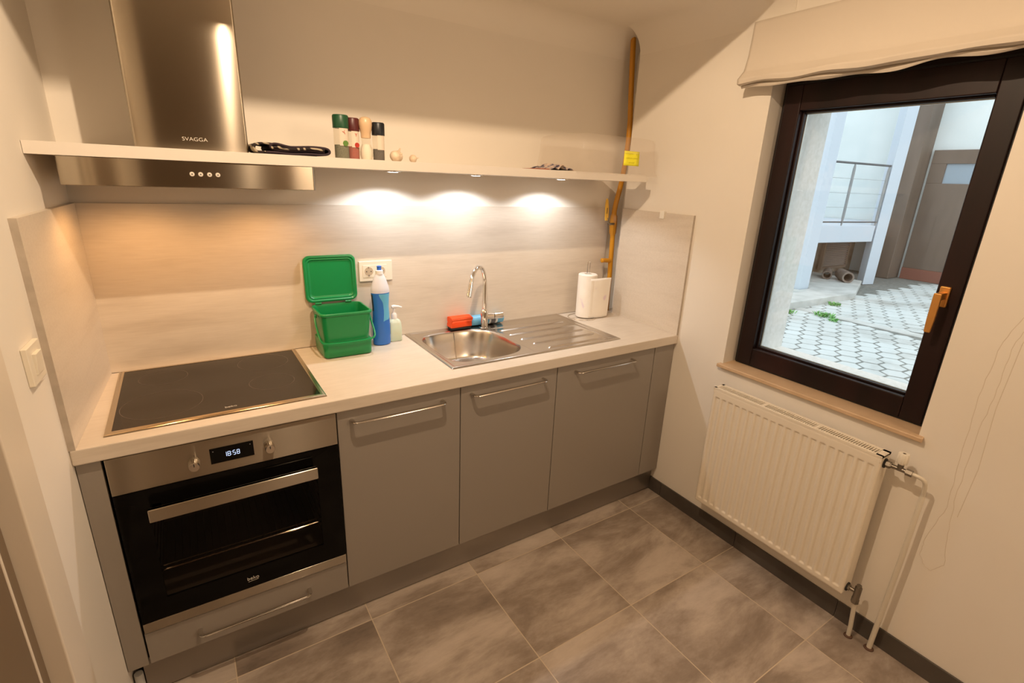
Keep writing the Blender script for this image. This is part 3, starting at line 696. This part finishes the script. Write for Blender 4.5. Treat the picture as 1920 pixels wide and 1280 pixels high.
g = G(); g.grid(lambda u, v: (sx_-.0302+u*.006, sy_-.0172-u*.0024, H+.038+v*.050), 3, 8); g.done('leaf_label', plain('leaf_print', (.10, .16, .10), .5), sd)

# ---------------------------------------------------------------- sponge and bag roll on the sink ledge
ORNG = plain('orange_sponge', (0.90, 0.10, 0.02), 0.85, bump=.4, bscale=500, em=(1, .1, .02), ems=0.0)
zs = H+.0062
sg = thing('scouring_sponge', 'orange-red grip sponge on the sink edge left of the tap', 'sponge', (1.345, -0.035, zs))
def spl(x):
    pts = [(-.058, .010), (-.058, .038), (-.070, .055), (-.066, .062), (-.030, .068), (-.010, .062), (-.008, .040), (-.013, .034), (-.008, .028), (-.008, .010)]
    return [(x, p[0], zs+p[1]*.92) for p in pts]
G().loft([spl(1.290), spl(1.2935), spl(1.3965), spl(1.400)]).done('foam', ORNG, sg, bevel=0.005, seg=3)
G().box(1.294, -.056, zs, 1.397, -.012, zs+.0095).done('scourer', plain('scourer', (.03, .03, .035), .95), sg, bevel=.001)
br_ = thing('bag_roll', 'blue roll of bags lying behind the tap', 'bag roll', (1.49, -0.026, zs))
RB = plain('blue_film', (0.16, 0.46, 0.72), 0.25)
ry, rz = -0.0270, zs+.0270
G().tube([(1.400, ry, rz), (1.4015, ry, rz), (1.583, ry, rz), (1.5845, ry, rz)], [.0245, .0257, .0257, .0245], 32).done('film_roll', RB, br_)
G().tube([(1.3985, ry, rz), (1.4005, ry, rz)], .018, 24).done('roll_core', plain('core_dark', (.02, .03, .05), .7), br_)
G().tube([(1.500, ry, rz), (1.548, ry, rz)], .0262, 32).done('paper_band', plain('band_white', (.75, .78, .78), .4), br_)
G().tube([(1.510, ry, rz), (1.536, ry, rz)], .0264, 32).done('band_print', plain('band_ink', (.12, .12, .13), .4), br_)

# ---------------------------------------------------------------- paper towel roll and holder
tx, ty = 2.066, -0.110
ph = thing('towel_holder', 'wire paper towel stand in the right-hand worktop corner', 'paper towel holder', (tx, ty, H))
g = G(); g.tube([(tx-.018+.080*math.cos(2*PI*k/40), ty+.070*math.sin(2*PI*k/40), H+.0025) for k in range(40)], .0022, 8, closed=True)
g.tube([(tx-.098, ty, H+.0025), (tx+.062, ty, H+.0025)], .0022, 8)
g.done('base_wire', CHROME, ph)
G().tube([(tx-.008, ty, H+.004), (tx-.008, ty, H+.292)]+[(tx-.008*math.cos(PI*k/8), ty, H+.292+.010*math.sin(PI*k/8)) for k in range(1, 8)]+[(tx+.008, ty, H+.292), (tx+.008, ty, H+.004)], .0020, 8).done('upright_wire', CHROME, ph)
PAPER = noisy('paper_towel', [(0.20, (0.76, 0.64, 0.70)), (0.27, (0.86, 0.80, 0.72)), (0.7, (0.88, 0.83, 0.75))], 26, rough=0.9, detail=0, bump=0.0)
pt = thing('paper_towel_roll', 'white floral paper towel roll with a loose sheet hanging open', 'paper towel', (tx, ty, H+.006))
rl = G().loft([[(tx+r_*math.cos(2*PI*k/44), ty+r_*math.sin(2*PI*k/44), z) for k in range(44)] for r_, z in ((.019, H+.006), (.049, H+.006), (.0505, H+.008), (.0505, H+.232), (.046, H+.236), (.030, H+.2375), (.019, H+.237), (.019, H+.006))], False, False).done('roll', PAPER, pt)
def sheet(u, v):
    # leaves the roll at its front left, runs right with a slight curl
    a = R(248+22*min(1, u/.3)) if u < .3 else None
    if u < .3: x, y = tx+.052*math.cos(a), ty+.052*math.sin(a)
    else:
        t = (u-.3)/.7; x = tx+.0*t+.118*t; y = ty-.052-.006*math.sin(t*PI)-.004*t+.02*max(0, t-.93)
    zt_ = H+.2185-.0015*math.sin(u*7)
    x += -0.008*(1-v)*max(0, u-.3)
    return (x, y, H+.006+v*(zt_-H-.006))
G().grid(sheet, 40, 16).done('loose_sheet', PAPER, pt, solid=0.0006)

# ---------------------------------------------------------------- things on the shelf
def jar(name, label, x, y, capcol, fill, htot, lab, r=0.0215):
    z0 = SZ1+.0002
    t = thing(name, label, 'spice jar', (x, y, z0), 'spice grinders on the shelf')
    hb_ = htot-.040
    G().lathe(x, y, [(r*.92, z0+.0012), (r*.94, z0+.0022), (r*.94, z0+hb_*.45), (0.0001, z0+hb_*.46)], 32).done('spice', fill, t)
    G().lathe(x, y, [(r*.95, z0), (r, z0+.002), (r, z0+hb_)], 32, cap1=False).done('glass', JARG, t)
    G().lathe(x, y, [(r+.0015, z0+hb_-.002), (r+.0018, z0+hb_), (r+.0018, z0+htot-.004), (r-.001, z0+htot)], 32).done('grinder_cap', capcol, t)
    def lb(u, v):
        a = R(-118+u*80); return (x+(r+.0004)*math.cos(a), y+(r+.0004)*math.sin(a), z0+hb_*.42+v*hb_*.56)
    l_ = G().grid(lb, 10, 8).done('label', lab, t)
    return t, z0, hb_
JARG = clear('jar_glass', (0.97, 0.95, 0.9), 0.12, 0.05, (0.9, 0.9, 0.85))
LABW = plain('label_cream', (0.74, 0.64, 0.52), 0.5)
JY = -0.24
herb = noisy('dried_herbs', [(0.35, (0.06, 0.06, 0.03)), (0.65, (0.22, 0.22, 0.13))], 400, rough=.9)
pap = noisy('red_spice', [(0.35, (0.22, 0.02, 0.008)), (0.65, (0.50, 0.07, 0.02))], 400, rough=.9)
pep = noisy('black_pepper', [(0.35, (0.015, 0.01, 0.008)), (0.65, (0.10, 0.07, 0.05))], 400, rough=.9)
j, z0, hb_ = jar('spice_grinder', 'green-capped spice grinder filled with dried herbs', 0.783, JY, plain('cap_green', (.010, .075, .030), .4), herb, .139, LABW, .0245)
text('label_mark', 'Y', .018, (0.787, JY-.0262, z0+hb_*.84), ROT_FRONT @ Matrix.Rotation(R(30), 3, 'Z'), plain('red_ink', (.6, .05, .02), .5), j, 0.0002)
g = G(); g.tube([(0.790, JY-.0250, z0+hb_*.50), (0.790, JY-.0262, z0+hb_*.50)], .009, 20); g.done('label_emblem', plain('green_emblem', (.10, .22, .03), .5), j)
j, z0, hb_ = jar('spice_grinder', 'dark-red-capped spice grinder filled with red spice', 0.826, JY+.012, plain('cap_red', (.085, .010, .010), .4), pap, .134, LABW, .0210)
text('label_mark', 'Y', .016, (0.831, JY+.012-.0226, z0+hb_*.84), ROT_FRONT, bpy.data.materials['red_ink'], j, 0.0002)
g = G(); g.tube([(0.833, JY+.012-.0210, z0+hb_*.50), (0.833, JY+.012-.0225, z0+hb_*.50)], .008, 20); g.done('label_emblem', plain('red_emblem', (.45, .02, .01), .5), j)
j, z0, hb_ = jar('spice_grinder', 'black-capped grinder of peppercorns, rightmost of the shelf jars', 0.912, JY, plain('cap_black', (.008, .010, .014), .4), pep, .126, LABW, .0205)
z0 = SZ1+.0002
sm = thing('salt_mill', 'round glass salt mill with pale wooden mushroom top', 'salt mill', (0.868, JY, z0), 'spice grinders on the shelf')
xx, yy = 0.8675, JY
G().lathe(xx, yy, [(.0170, z0+.001), (.0205, z0+.018), (.0195, z0+.035), (.0125, z0+.052), (0.0001, z0+.054)], 32).done('salt', plain('salt_white', (.88, .84, .74), .6, bump=.4, bscale=900), sm)
G().lathe(xx, yy, [(.0175, z0), (.0200, z0+.003), (.0238, z0+.020), (.0215, z0+.040), (.0150, z0+.054), (.0150, z0+.078)], 32, cap1=False).done('glass', JARG, sm)
G().lathe(xx, yy, [(.0165, z0+.072), (.0170, z0+.088), (.0200, z0+.098), (.0228, z0+.115), (.0222, z0+.128), (.0165, z0+.137), (.008, z0+.1405), (.0005, z0+.141)], 32).done('wooden_top', plain('pale_wood', (.72, .50, .30), .35), sm)
# garlic
GAR = noisy('garlic_skin', [(0.3, (.68, .50, .33)), (0.7, (.84, .70, .54))], 30, rough=.5)
def garlic(x, y, r, lab, tilt):
    z0 = SZ1+.0001; g = G(); n = 36
    prof = [(.15, 0), (.62, .10), (.95, .42), (1.0, .68), (.86, 1.0), (.50, 1.22), (.20, 1.38), (.12, 1.60), (.14, 1.72)]
    loops = []
    for a_, b_ in prof:
        l = []
        for k in range(n):
            th = 2*PI*k/n; q = r*a_*(1+.07*abs(math.sin(th*3))*min(1, a_*1.2))
            l.append(Vector((q*math.cos(th)*.85, q*math.sin(th), r*b_*1.25)))
        loops.append(l)
    m = Matrix.Rotation(R(tilt), 3, 'Y')
    loops = [[m @ v for v in l] for l in loops]; mz = min(v.z for l in loops for v in l)
    loops = [[(v.x+x, v.y+y, v.z-mz+z0) for v in l] for l in loops]
    g.loft(loops); return g.done('garlic_bulb', GAR, label=lab, cat='garlic', group='garlic bulbs on the shelf', ang=60)
garlic(0.950, JY-.015, .0215, 'pale garlic bulb on the shelf right beside the black-capped jar', 68)
garlic(0.987, JY+.045, .0240, 'garlic bulb standing slightly further back, middle of the garlic on the shelf', 25)
garlic(1.020, JY-.02, .0160, 'smaller garlic piece, furthest right of the garlic on the shelf', 80)
# zebra cloth: strip folded back and forth
ZEB = None
def zebra():
    m, n, b = nt('zebra_cloth'); setp(b, rough=.85)
    mp = mapped(n, (1, .5, 1.6), rot=(0, .7, .5)); t = n.nodes.new('ShaderNodeTexWave'); t.inputs['Scale'].default_value = 13; t.inputs['Distortion'].default_value = 6; t.inputs['Detail'].default_value = 1.5; t.inputs['Detail Scale'].default_value = 1.4
    n.links.new(mp.outputs[0], t.inputs['Vector'])
    r_ = ramp(n, t.outputs['Fac'], [(.68, (.018, .010, .010)), (.84, (.42, .35, .25))]); n.links.new(r_.outputs[0], b.inputs['Base Color']); return m
ZEB = zebra()
ct = thing('folded_cloth', 'folded zebra-patterned dark kitchen cloth on the shelf by the chimney', 'cloth', (0.61, -0.25, SZ1))
def fold_strip(pts, y0, y1, th, name, mat, sub=3):
    pts = smooth([(p[0], 0, p[1]) for p in pts], sub)
    def f(u, v):
        k = u*(len(pts)-1); i = min(int(k), len(pts)-2); t = k-i
        x = pts[i][0]*(1-t)+pts[i+1][0]*t; z = pts[i][2]*(1-t)+pts[i+1][2]*t
        return (x, y0+(y1-y0)*v, z+.0012*math.sin(v*9+x*60))
    return G().grid(f, len(pts)*1, 14).done(name, mat, ct, solid=th, ang=70)
zz = SZ1+.0045
fold_strip([(.555, zz+.001), (.52, zz), (.503, zz+.003), (.498, zz+.014), (.505, zz+.023), (.525, zz+.026), (.57, zz+.022), (.60, zz+.020)], -.335, -.17, .006, 'cloth_roll', ZEB)
fold_strip([(.53, zz), (.62, zz), (.69, zz+.001), (.716, zz+.006), (.716, zz+.018), (.70, zz+.024), (.65, zz+.021), (.60, zz+.019), (.56, zz+.026), (.543, zz+.022), (.545, zz+.010), (.56, zz+.008), (.62, zz+.010), (.70, zz+.011)], -.345, -.16, .0065, 'cloth_fold', plain('plum_lining', (.030, .016, .024), .8))
fold_strip([(.545, zz+.012), (.555, zz+.016), (.60, zz+.013), (.66, zz+.016), (.70, zz+.017)], -.349, -.165, .007, 'zebra_layer', ZEB)
# small floral cloth
fc = thing('crumpled_cloth', 'small crumpled grey and purple floral cloth near the clear box', 'cloth', (1.68, -0.25, SZ1))
FLO = noisy('floral_cloth', [(0.36, (.06, .05, .08)), (0.46, (.30, .27, .30)), (0.55, (.55, .42, .34)), (0.7, (.62, .50, .40))], 45, rough=.9, detail=1)
def crum(u, v):
    x = 1.600+u*.130; y = -.34+v*.15
    z = SZ1+.004+.018*abs(math.sin(u*9+v*4))*math.sin(PI*u)*(.5+.5*math.sin(v*8+u*3)**2)+.009*math.sin(PI*u)*math.sin(PI*v)
    return (x, y, z)
G().grid(crum, 60, 40).done('cloth_sheet', FLO, fc, solid=.003, ang=80)
G().box(1.555, -.335, SZ1+.0005, 1.605, -.20, SZ1+.0045).done('red_hem', plain('rust_cloth', (.38, .12, .06), .9), fc, bevel=.001)
# clear plastic box upside down at the shelf end
cb = thing('clear_plastic_box', 'clear plastic storage box upturned on the right end of the shelf', 'plastic box', (1.98, -0.2, SZ1))
PLAS = clear('clear_box_plastic', (0.985, 0.975, 0.965), 0.10, 0.25, (0.85, 0.78, 0.70))
def cbl(e, z, r=.035): return rrect(1.737+e, 2.215-e, -.378+e, -.020-e, r, z, 6)
G().loft([cbl(-.004, SZ1-.006, .038), cbl(-.0045, SZ1+.003, .038), cbl(.002, SZ1+.0035), cbl(.010, SZ1+.075), cbl(.014, SZ1+.140), cbl(.020, SZ1+.152, .034), cbl(.034, SZ1+.157, .03)], False, True).done('box_shell', PLAS, cb, ang=50)
sn = thing('sticky_note', 'yellow handwritten sticky note on the clear plastic box', 'sticky note', (2.03, -.3725, 1.70))
NY = -.3702
def note(u, v): return (1.983+u*.095+v*.006, NY-.0030+v*.0075, 1.672+v*.062)
G().grid(note, 4, 6).done('note_paper', plain('neon_yellow', (.95, .90, .03), .6), sn, solid=.0003)
g = G(); INK = plain('note_ink', (.40, .34, .01), .7)
rn = random.Random(5)
g = G()
for row, (a, b) in enumerate(((.10, .62), (.14, .90), (.34, .72))):
    vv = .80-row*.30; u = a
    while u < b:
        x_, y_, z_ = note(u, vv); dz = rn.uniform(.004, .0068); y_ -= .0006
        g.box(x_, y_-.0002, z_-dz/2, x_+.0009, y_, z_+dz/2)
        if rn.random() < .7: g.box(x_, y_-.0002, z_+dz/2-.0009, x_+.0036, y_, z_+dz/2)
        if rn.random() < .5: g.box(x_, y_-.0002, z_-.0004, x_+.0032, y_, z_+.0005)
        u += .078
g.box(note(.80, .8)[0], note(.8, .8)[1]-.0008, note(.8, .8)[2]-.006, note(.8, .8)[0]+.001, note(.8, .8)[1]-.0006, note(.8, .8)[2]+.004)
g.done('handwriting', INK, sn)

# ---------------------------------------------------------------- radiator
rd = thing('panel_radiator', 'white ribbed steel panel radiator below the window', 'radiator', (2.21, -1.215, 0.17))
ra0, ra1, rz0, rz1, RDp = -0.885, -1.549, 0.180, 0.755, 0.100
NG = 20
def radf(u, v):
    y = ra0+(ra1-ra0)*u; i = round(v*40)
    ZL = [0, .003, .006, .012, .018, .022, .0235, .025, .0265, .028, .0295, .031, .034, .05]; ZT = [0, .003, .006, .015, .03, .035, .0365, .038, .0395, .041, .0425, .044, .047, .065]
    z = rz0+ZL[i] if i < 14 else (rz1-ZT[40-i] if i > 26 else rz0+.05+(rz1-rz0-.115)*(i-13)/14)
    e = min(u*(ra0-ra1), (1-u)*(ra0-ra1))
    d = RDp
    if e < .004: d -= .004*(1-e/.004)
    ez = min(z-rz0, rz1-z)
    if ez < .006: d -= .006*(1-ez/.006)**2
    # pressed vertical channels
    p = (e if False else (y-ra0)/(ra1-ra0))*(NG+.6)-.3
    k = p-math.floor(p)
    if 0 < p < NG and rz0+.022 < z < rz1-.035:
        zz_ = min(z-(rz0+.022), (rz1-.035)-z)
        w_ = ss(zz_/.009); t_ = abs(k-.5)
        d -= .0048*w_*(1-ss((t_-.16)/.26))
    return (X-d, y, z)
g = G()
g.grid(radf, 420, 40); g.done('front_panel', RADM, rd, shear='R', ang=80)
g = G(); g.grid(lambda u, v: (X-.045, ra0-.008+(ra1-ra0+.016)*u, rz0+.01+(rz1-rz0-.02)*v), 4, 4); g.done('rear_panel', RADM, rd, shear='R', solid=.012)
for yA, yB in ((ra0, ra0-.006), (ra1+.006, ra1)):
    G().box(X-RDp+.006, yA, rz0+.004, X-.034, yB, rz1-.020).box(X-RDp-.001, yA, rz1-.02, X-.034, yB, rz1+.003).done('side_panel', RADM, rd, shear='R', bevel=.0015)
g = G(); g.box(X-RDp-.001, ra0, rz1-.004, X-RDp+.012, ra1, rz1+.004).box(X-.048, ra0, rz1-.004, X-.034, ra1, rz1+.004)
g.box(X-RDp, ra0-.0, rz1-.003, X-.034, ra0-.012, rz1+.004).box(X-RDp, ra1+.022, rz1-.003, X-.034, ra1, rz1+.004)
NS = 74
for k in range(NS):
    y = ra0-.012-(k+.5)*(ra0-ra1-.034)/NS
    wdt = .0018 if k not in (24, 49) else .006
    g.box(X-RDp+.010, y-wdt, rz1-.004, X-.046, y+wdt*.8, rz1+.0032)
g.done('top_grille', RADM, rd, shear='R')
g = G()
for k in range(12): 
    y = ra0-.03-k*(ra0-ra1-.06)/11; g.box(X-RDp+.012, y-.024, rz0+.03, X-.053, y+.024, rz1-.010)
g.done('convector_fin', plain('slot_shade', (.035, .028, .022), .8), rd, shear='R')  # fins coloured near black to paint the shade inside the grille slots
for z in (.727, .205): G().tube([(X-.068, ra1+.002, z), (X-.068, ra1-.004, z)], .017, 20).done('connection_port', DARK, rd, shear='R')
# valves and pipes
vt = thing('radiator_valve', 'upper radiator valve with white ridged knob and long pipe to the floor', 'radiator valve', (2.2, -1.62, .73))
D0 = X-.068
g = G(); g.tube([(D0, -1.551, .727), (D0, -1.570, .727)], .0105, 6).tube([(D0, -1.570, .727), (D0, -1.612, .728)], .0075, 14).tube([(D0, -1.612, .728), (D0, -1.630, .728)], .0115, 6).tube([(D0, -1.594, .728), (D0, -1.594, .750)], .009, 14)
g.tube([(D0, -1.556, .727), (D0, -1.567, .727)], .0128, 6)
g.done('valve_body', GREYM, vt, shear='R')
n = 48; prof = [(.0125, .748), (.0150, .752), (.0158, .762), (.0158, .782), (.0140, .786)]
g = G(); g.loft([[(D0+r_*(1+.05*math.cos(12*2*PI*k/n))*math.cos(2*PI*k/n), -1.594+r_*(1+.05*math.cos(12*2*PI*k/n))*math.sin(2*PI*k/n), z) for k in range(n)] for r_, z in prof]); kb = g.done('valve_knob', WHITEP, vt, shear='R')
G().tube([(D0, -1.594, .7855), (D0, -1.594, .7865)], .0045, 14).done('knob_screw', GREYM, kb, shear='R')
pth = smooth([(D0, -1.628, .728), (D0, -1.648, .728), (D0+.004, -1.664, .722), (D0+.012, -1.668, .700), (D0+.02, -1.668, .660)], 2)+[(D0+.022, -1.667, .40), (D0+.024, -1.661, .06), (D0+.024, -1.660, .0)]
G().tube(pth, [.0065]*(len(pth)-4)+[.0075, .0085, .0085, .0085], 16).done('supply_pipe', PIPEP, vt, shear='R')
G().lathe(D0+.024, -1.660, [(.0095, .0), (.0165, .0005), (.0150, .004), (.010, .006)], 20).done('floor_collar', plain('rust_collar', (.10, .05, .03), .6), vt, shear='R')
vb = thing('radiator_valve', 'lower radiator valve with short pipe into the floor', 'radiator valve', (2.2, -1.58, .2))
g = G(); g.tube([(D0, -1.551, .205), (D0, -1.560, .205)], .012, 6).tube([(D0, -1.555, .205), (D0, -1.585, .205)], .0075, 14).tube([(D0, -1.585, .228), (D0, -1.585, .180)], .0115, 14).tube([(D0, -1.585, .180), (D0, -1.585, .160)], .013, 6).tube([(D0, -1.585, .228), (D0, -1.585, .238)], .0085, 6)
g.done('valve_body', GREYM, vb, shear='R')
G().tube([(D0+.002, -1.585, .165), (D0+.012, -1.592, .05), (D0+.014, -1.593, 0)], .0075, 16).done('return_pipe', PIPEP, vb, shear='R')
G().lathe(D0+.014, -1.593, [(.0085, .0), (.0150, .0005), (.0140, .004), (.009, .006)], 20).done('floor_collar', bpy.data.materials['rust_collar'], vb, shear='R')

# ---------------------------------------------------------------- courtyard outside
EW = noisy('outer_render', [(0.3, (0.80, 0.84, 0.82)), (0.7, (0.87, 0.90, 0.88))], 3, rough=.9)
EB = plain('pale_blue_render', (0.64, 0.68, 0.74), .8)
EC = noisy('dirty_concrete', [(0.3, (0.48, 0.46, 0.42)), (0.7, (0.66, 0.64, 0.60))], 5, rough=.9)
EBR = noisy('brown_boards', [(0.3, (0.13, 0.09, 0.065)), (0.7, (0.20, 0.145, 0.11))], 4, (1, 1, .2), rough=.6)
EK = plain('kick_board', (.26, .09, .06), .6)
PAV = noisy('hex_paver', [(0.25, (0.40, 0.38, 0.34)), (0.45, (0.60, 0.60, 0.57)), (0.8, (0.70, 0.72, 0.70))], 2.2, rough=.85, detail=6)
GZ = 0.15
gr = G().box(2.5, -8, GZ-.1, 16, 8, GZ-.005).done('paving_bed', noisy('sand_joint', [(.3, (.17, .165, .145)), (.7, (.28, .27, .24))], 20, rough=.95), kind=S)
g = G(); hr = .112; rp = random.Random(11)
adir = math.atan2(.90, -.42)
ca, sa = math.cos(adir), math.sin(adir)
for i in range(-30, 66):
    for j in range(-45, 60):
        a = i*hr*1.5; b = j*hr*math.sqrt(3)+(i % 2)*hr*math.sqrt(3)/2
        x = 5.5+a*ca-b*sa; y = .5+a*sa+b*ca
        if not (2.62 < x < 11.2 and -2.2 < y < 4.2): continue
        if (6.78 < x < 6.98) or (x > 6.6 and y > 1.25) : continue
        top = GZ+rp.uniform(-.002, .002); q = .90
        tx1, ty1 = rp.uniform(-.01, .01), rp.uniform(-.01, .01)
        lo = []; hi = []; md = []
        for k in range(6):
            t = 2*PI*k/6; px, py = hr*q*math.cos(t), hr*q*math.sin(t)
            X_, Y_ = x+px*ca-py*sa, y+px*sa+py*ca
            lo.append((X_, Y_, GZ-.01)); md.append((X_, Y_, top-.003+px*tx1+py*ty1)); hi.append((x+(X_-x)*.95, y+(Y_-y)*.95, top+px*tx1+py*ty1))
        g.loft([lo, md, hi], False, True)
g.done('paving', PAV, kind=S, ang=20, noclean=False)
G().hexa([(6.80, -2.5, GZ-.01), (6.96, -2.5, GZ-.01), (6.96, 1.2, GZ-.01), (6.80, 1.2, GZ-.01), (6.80, -2.5, GZ+.008), (6.96, -2.5, GZ+.008), (6.96, 1.2, GZ+.008), (6.80, 1.2, GZ+.008)]).done('kerb_strip', EC, kind=S, bevel=.01)
# far wall with door
fwl = G().box(11.4, -6, GZ, 11.7, 4.6, 3.7).done('courtyard_wall', EW, kind=S)
fd = thing('courtyard_door', 'brown wooden door with small square window across the courtyard', 'door', (11.35, 1.27, GZ))
g = G(); g.box(11.33, .82, GZ+.2, 11.398, 1.72, 1.82).box(11.33, .82, 2.14, 11.398, 1.72, 2.36).box(11.33, .82, 1.82, 11.398, .98, 2.14).box(11.33, 1.50, 1.82, 11.398, 1.72, 2.14); g.done('door_leaf', EBR, fd, bevel=.006)
box('kick_board', EK, (11.32, .82, GZ, 11.398, 1.72, GZ+.2), fd)
box('door_window', plain('dull_pane', (.35, .42, .48), .15), (11.37, .98, 1.82, 11.397, 1.50, 2.14), fd)
G().box(10.95, 1.77, GZ, 11.398, 2.16, 3.7).done('brown_pillar', EBR, label='tall dark brown boarded pillar left of the courtyard door', cat='pillar', bevel=.01)
# terrace: column, slab, railing
G().box(7.7, 1.64, GZ, 7.97, 2.6, 3.7).done('rendered_column', EB, label='pale blue rendered pier at the near end of the terrace', cat='pillar', bevel=.01)
G().prism([(9.75, 1.66), (10.0, 1.60), (10.12, 1.76), (9.87, 1.81)], GZ, 3.7).done('rendered_column', EB, label='pale rendered pier at the far end of the terrace by the brown pillar', cat='pillar', bevel=.01)
te = thing('terrace', 'raised white concrete terrace slab beyond the window', 'terrace', (9.2, 2.2, .86))
G().prism([(7.98, 1.91), (9.74, 1.68), (9.86, 1.83), (10.14, 1.79), (10.90, 2.2), (11.38, 2.2), (11.38, 4.28), (7.98, 4.28)], .86, 1.115).done('slab', EB, te, bevel=.01)
G().box(7.7, 4.3, GZ, 11.39, 4.5, 3.7).done('house_wall', EW, kind=S)
rlg = thing('terrace_railing', 'thin steel railing with horizontal wires on the terrace', 'railing', (9.05, 1.80, 1.115))
RM = plain('railing_steel', (.16, .15, .15), .4, metal=.6)
def tp(t, z): return (8.03+(9.86-8.03)*t, 1.925+(1.685-1.925)*t, z)
G().tube([tp(0, 2.03), tp(1, 2.03)], .016, 10).done('top_rail', RM, rlg)
G().tube([tp(0, 1.17), tp(1, 1.17)], .012, 10).done('bottom_rail', RM, rlg)
for z in (1.39, 1.60, 1.81): G().tube([tp(0, z), tp(1, z)], .004, 6).done('wire', plain('wire_grey', (.45, .45, .45), .5) if z < 1.4 else bpy.data.materials['wire_grey'], rlg)
for t in (.03, .47, .94): G().tube([tp(t, 1.115), tp(t, 1.25), tp(t, 1.95), tp(t, 2.02)], [.010, .020, .020, .010], 10).done('post', plain('post_grey', (.34, .33, .32), .5) if t < .1 else bpy.data.materials['post_grey'], rlg)
# under the terrace
G().box(7.7, 2.62, GZ, 11.7, 2.8, .86).done('undercroft_wall', noisy('stained_wall', [(.3, (.34, .22, .14)), (.7, (.68, .60, .48))], 2.5, rough=.95), kind=S)
G().prism([(6.62, 1.19), (8.3, 1.14), (9.55, 1.60), (9.7, 2.61), (7.99, 2.61), (7.99, 1.62), (7.68, 1.62), (7.68, 2.61), (7.0, 2.61)], GZ-.01, .245).done('concrete_ledge', EC, label='low pale concrete ledge below the terrace', cat='ledge', bevel=.012)
lvr = thing('louvred_shutter', 'brown louvred shutter leaning under the terrace', 'shutter', (10.45, 2.55, .15))
LB = plain('shutter_brown', (.30, .20, .14), .6)
g = G(); g.box(10.02, 2.50, .247, 10.07, 2.56, .85).box(10.92, 2.50, .247, 10.97, 2.56, .85).box(10.07, 2.50, .247, 10.92, 2.56, .29).box(10.07, 2.50, .81, 10.92, 2.56, .85); g.done('shutter_frame', LB, lvr)
g = G()
for k in range(15):
    z = .30+k*.034; g.hexa([(10.07, 2.505, z), (10.92, 2.505, z), (10.92, 2.545, z+.016), (10.07, 2.545, z+.016), (10.07, 2.505, z+.006), (10.92, 2.505, z+.006), (10.92, 2.545, z+.022), (10.07, 2.545, z+.022)])
g.done('slat', plain('slat_tan', (.52, .40, .33), .6), lvr)
CLAY = noisy('clay_pipe', [(.3, (.16, .11, .085)), (.7, (.27, .21, .17))], 8, rough=.9)
def clay(x, y, r_, rot, L, lab):
    a = R(rot); dx, dy = math.cos(a)*L, math.sin(a)*L; g = G(); z = .246+r_
    o = []; 
    for (px, py, q) in ((x, y, r_), (x+dx, y+dy, r_), (x+dx, y+dy, r_*.72), (x, y, r_*.72), (x, y, r_)):
        o.append([(px-math.sin(a)*q*math.cos(2*PI*k/24), py+math.cos(a)*q*math.cos(2*PI*k/24), z+q*math.sin(2*PI*k/24)) for k in range(24)])
    g.loft(o, False, False); return g.done('clay_pipe', CLAY, label=lab, cat='clay pipe', group='clay pipes on the ledge')
clay(9.05, 1.60, .085, 40, .4, 'hollow clay pipe at the front of the ledge under the terrace')
clay(9.05, 1.92, .07, 25, .45, 'clay pipe lying behind another at the foot of the shutter')
LEAF = noisy('weed_leaf', [(.3, (.10, .32, .06)), (.7, (.30, .62, .18))], 30, rough=.6)
def tuft(x, y, n_, r_, lab, z=GZ):
    g = G(); q = random.Random(int(x*100))
    for k in range(n_):
        a = q.uniform(0, 2*PI); d_ = q.uniform(0, r_); cx, cy_ = x+d_*math.cos(a), y+d_*math.sin(a)
        h_ = q.uniform(.02, .05); w_ = q.uniform(.006, .012); b_ = q.uniform(0, 2*PI)
        ux_, uy_ = math.cos(b_), math.sin(b_)
        v = [g.bm.verts.new(p) for p in ((cx-uy_*w_*.3, cy_+ux_*w_*.3, z), (cx+uy_*w_*.3, cy_-ux_*w_*.3, z), (cx+ux_*h_*.5+uy_*w_, cy_+uy_*h_*.5-ux_*w_, z+h_*.7), (cx+ux_*h_, cy_+uy_*h_, z+h_), (cx+ux_*h_*.5-uy_*w_, cy_+uy_*h_*.5+ux_*w_, z+h_*.7))]
        g.face(v)
    return g.done('weed_tuft', LEAF, label=lab, cat='weeds', noclean=True)
tuft(6.77, .80, 110, .11, 'largest green weed tuft beside the kerb strip in the paving')
tuft(6.62, .62, 40, .07, 'small weed sprig on the near side of the kerb strip')
tuft(7.55, 1.05, 60, .08, 'green weeds at the right foot of the concrete ledge')
tuft(6.50, 1.08, 40, .06, 'thin weeds near the left corner of the concrete ledge')
# courtyard enclosure so the yard is shaded like a real one
G().box(2.9, 4.6, GZ, 11.7, 4.8, 2.6).done('courtyard_side_wall', EW, kind=S)
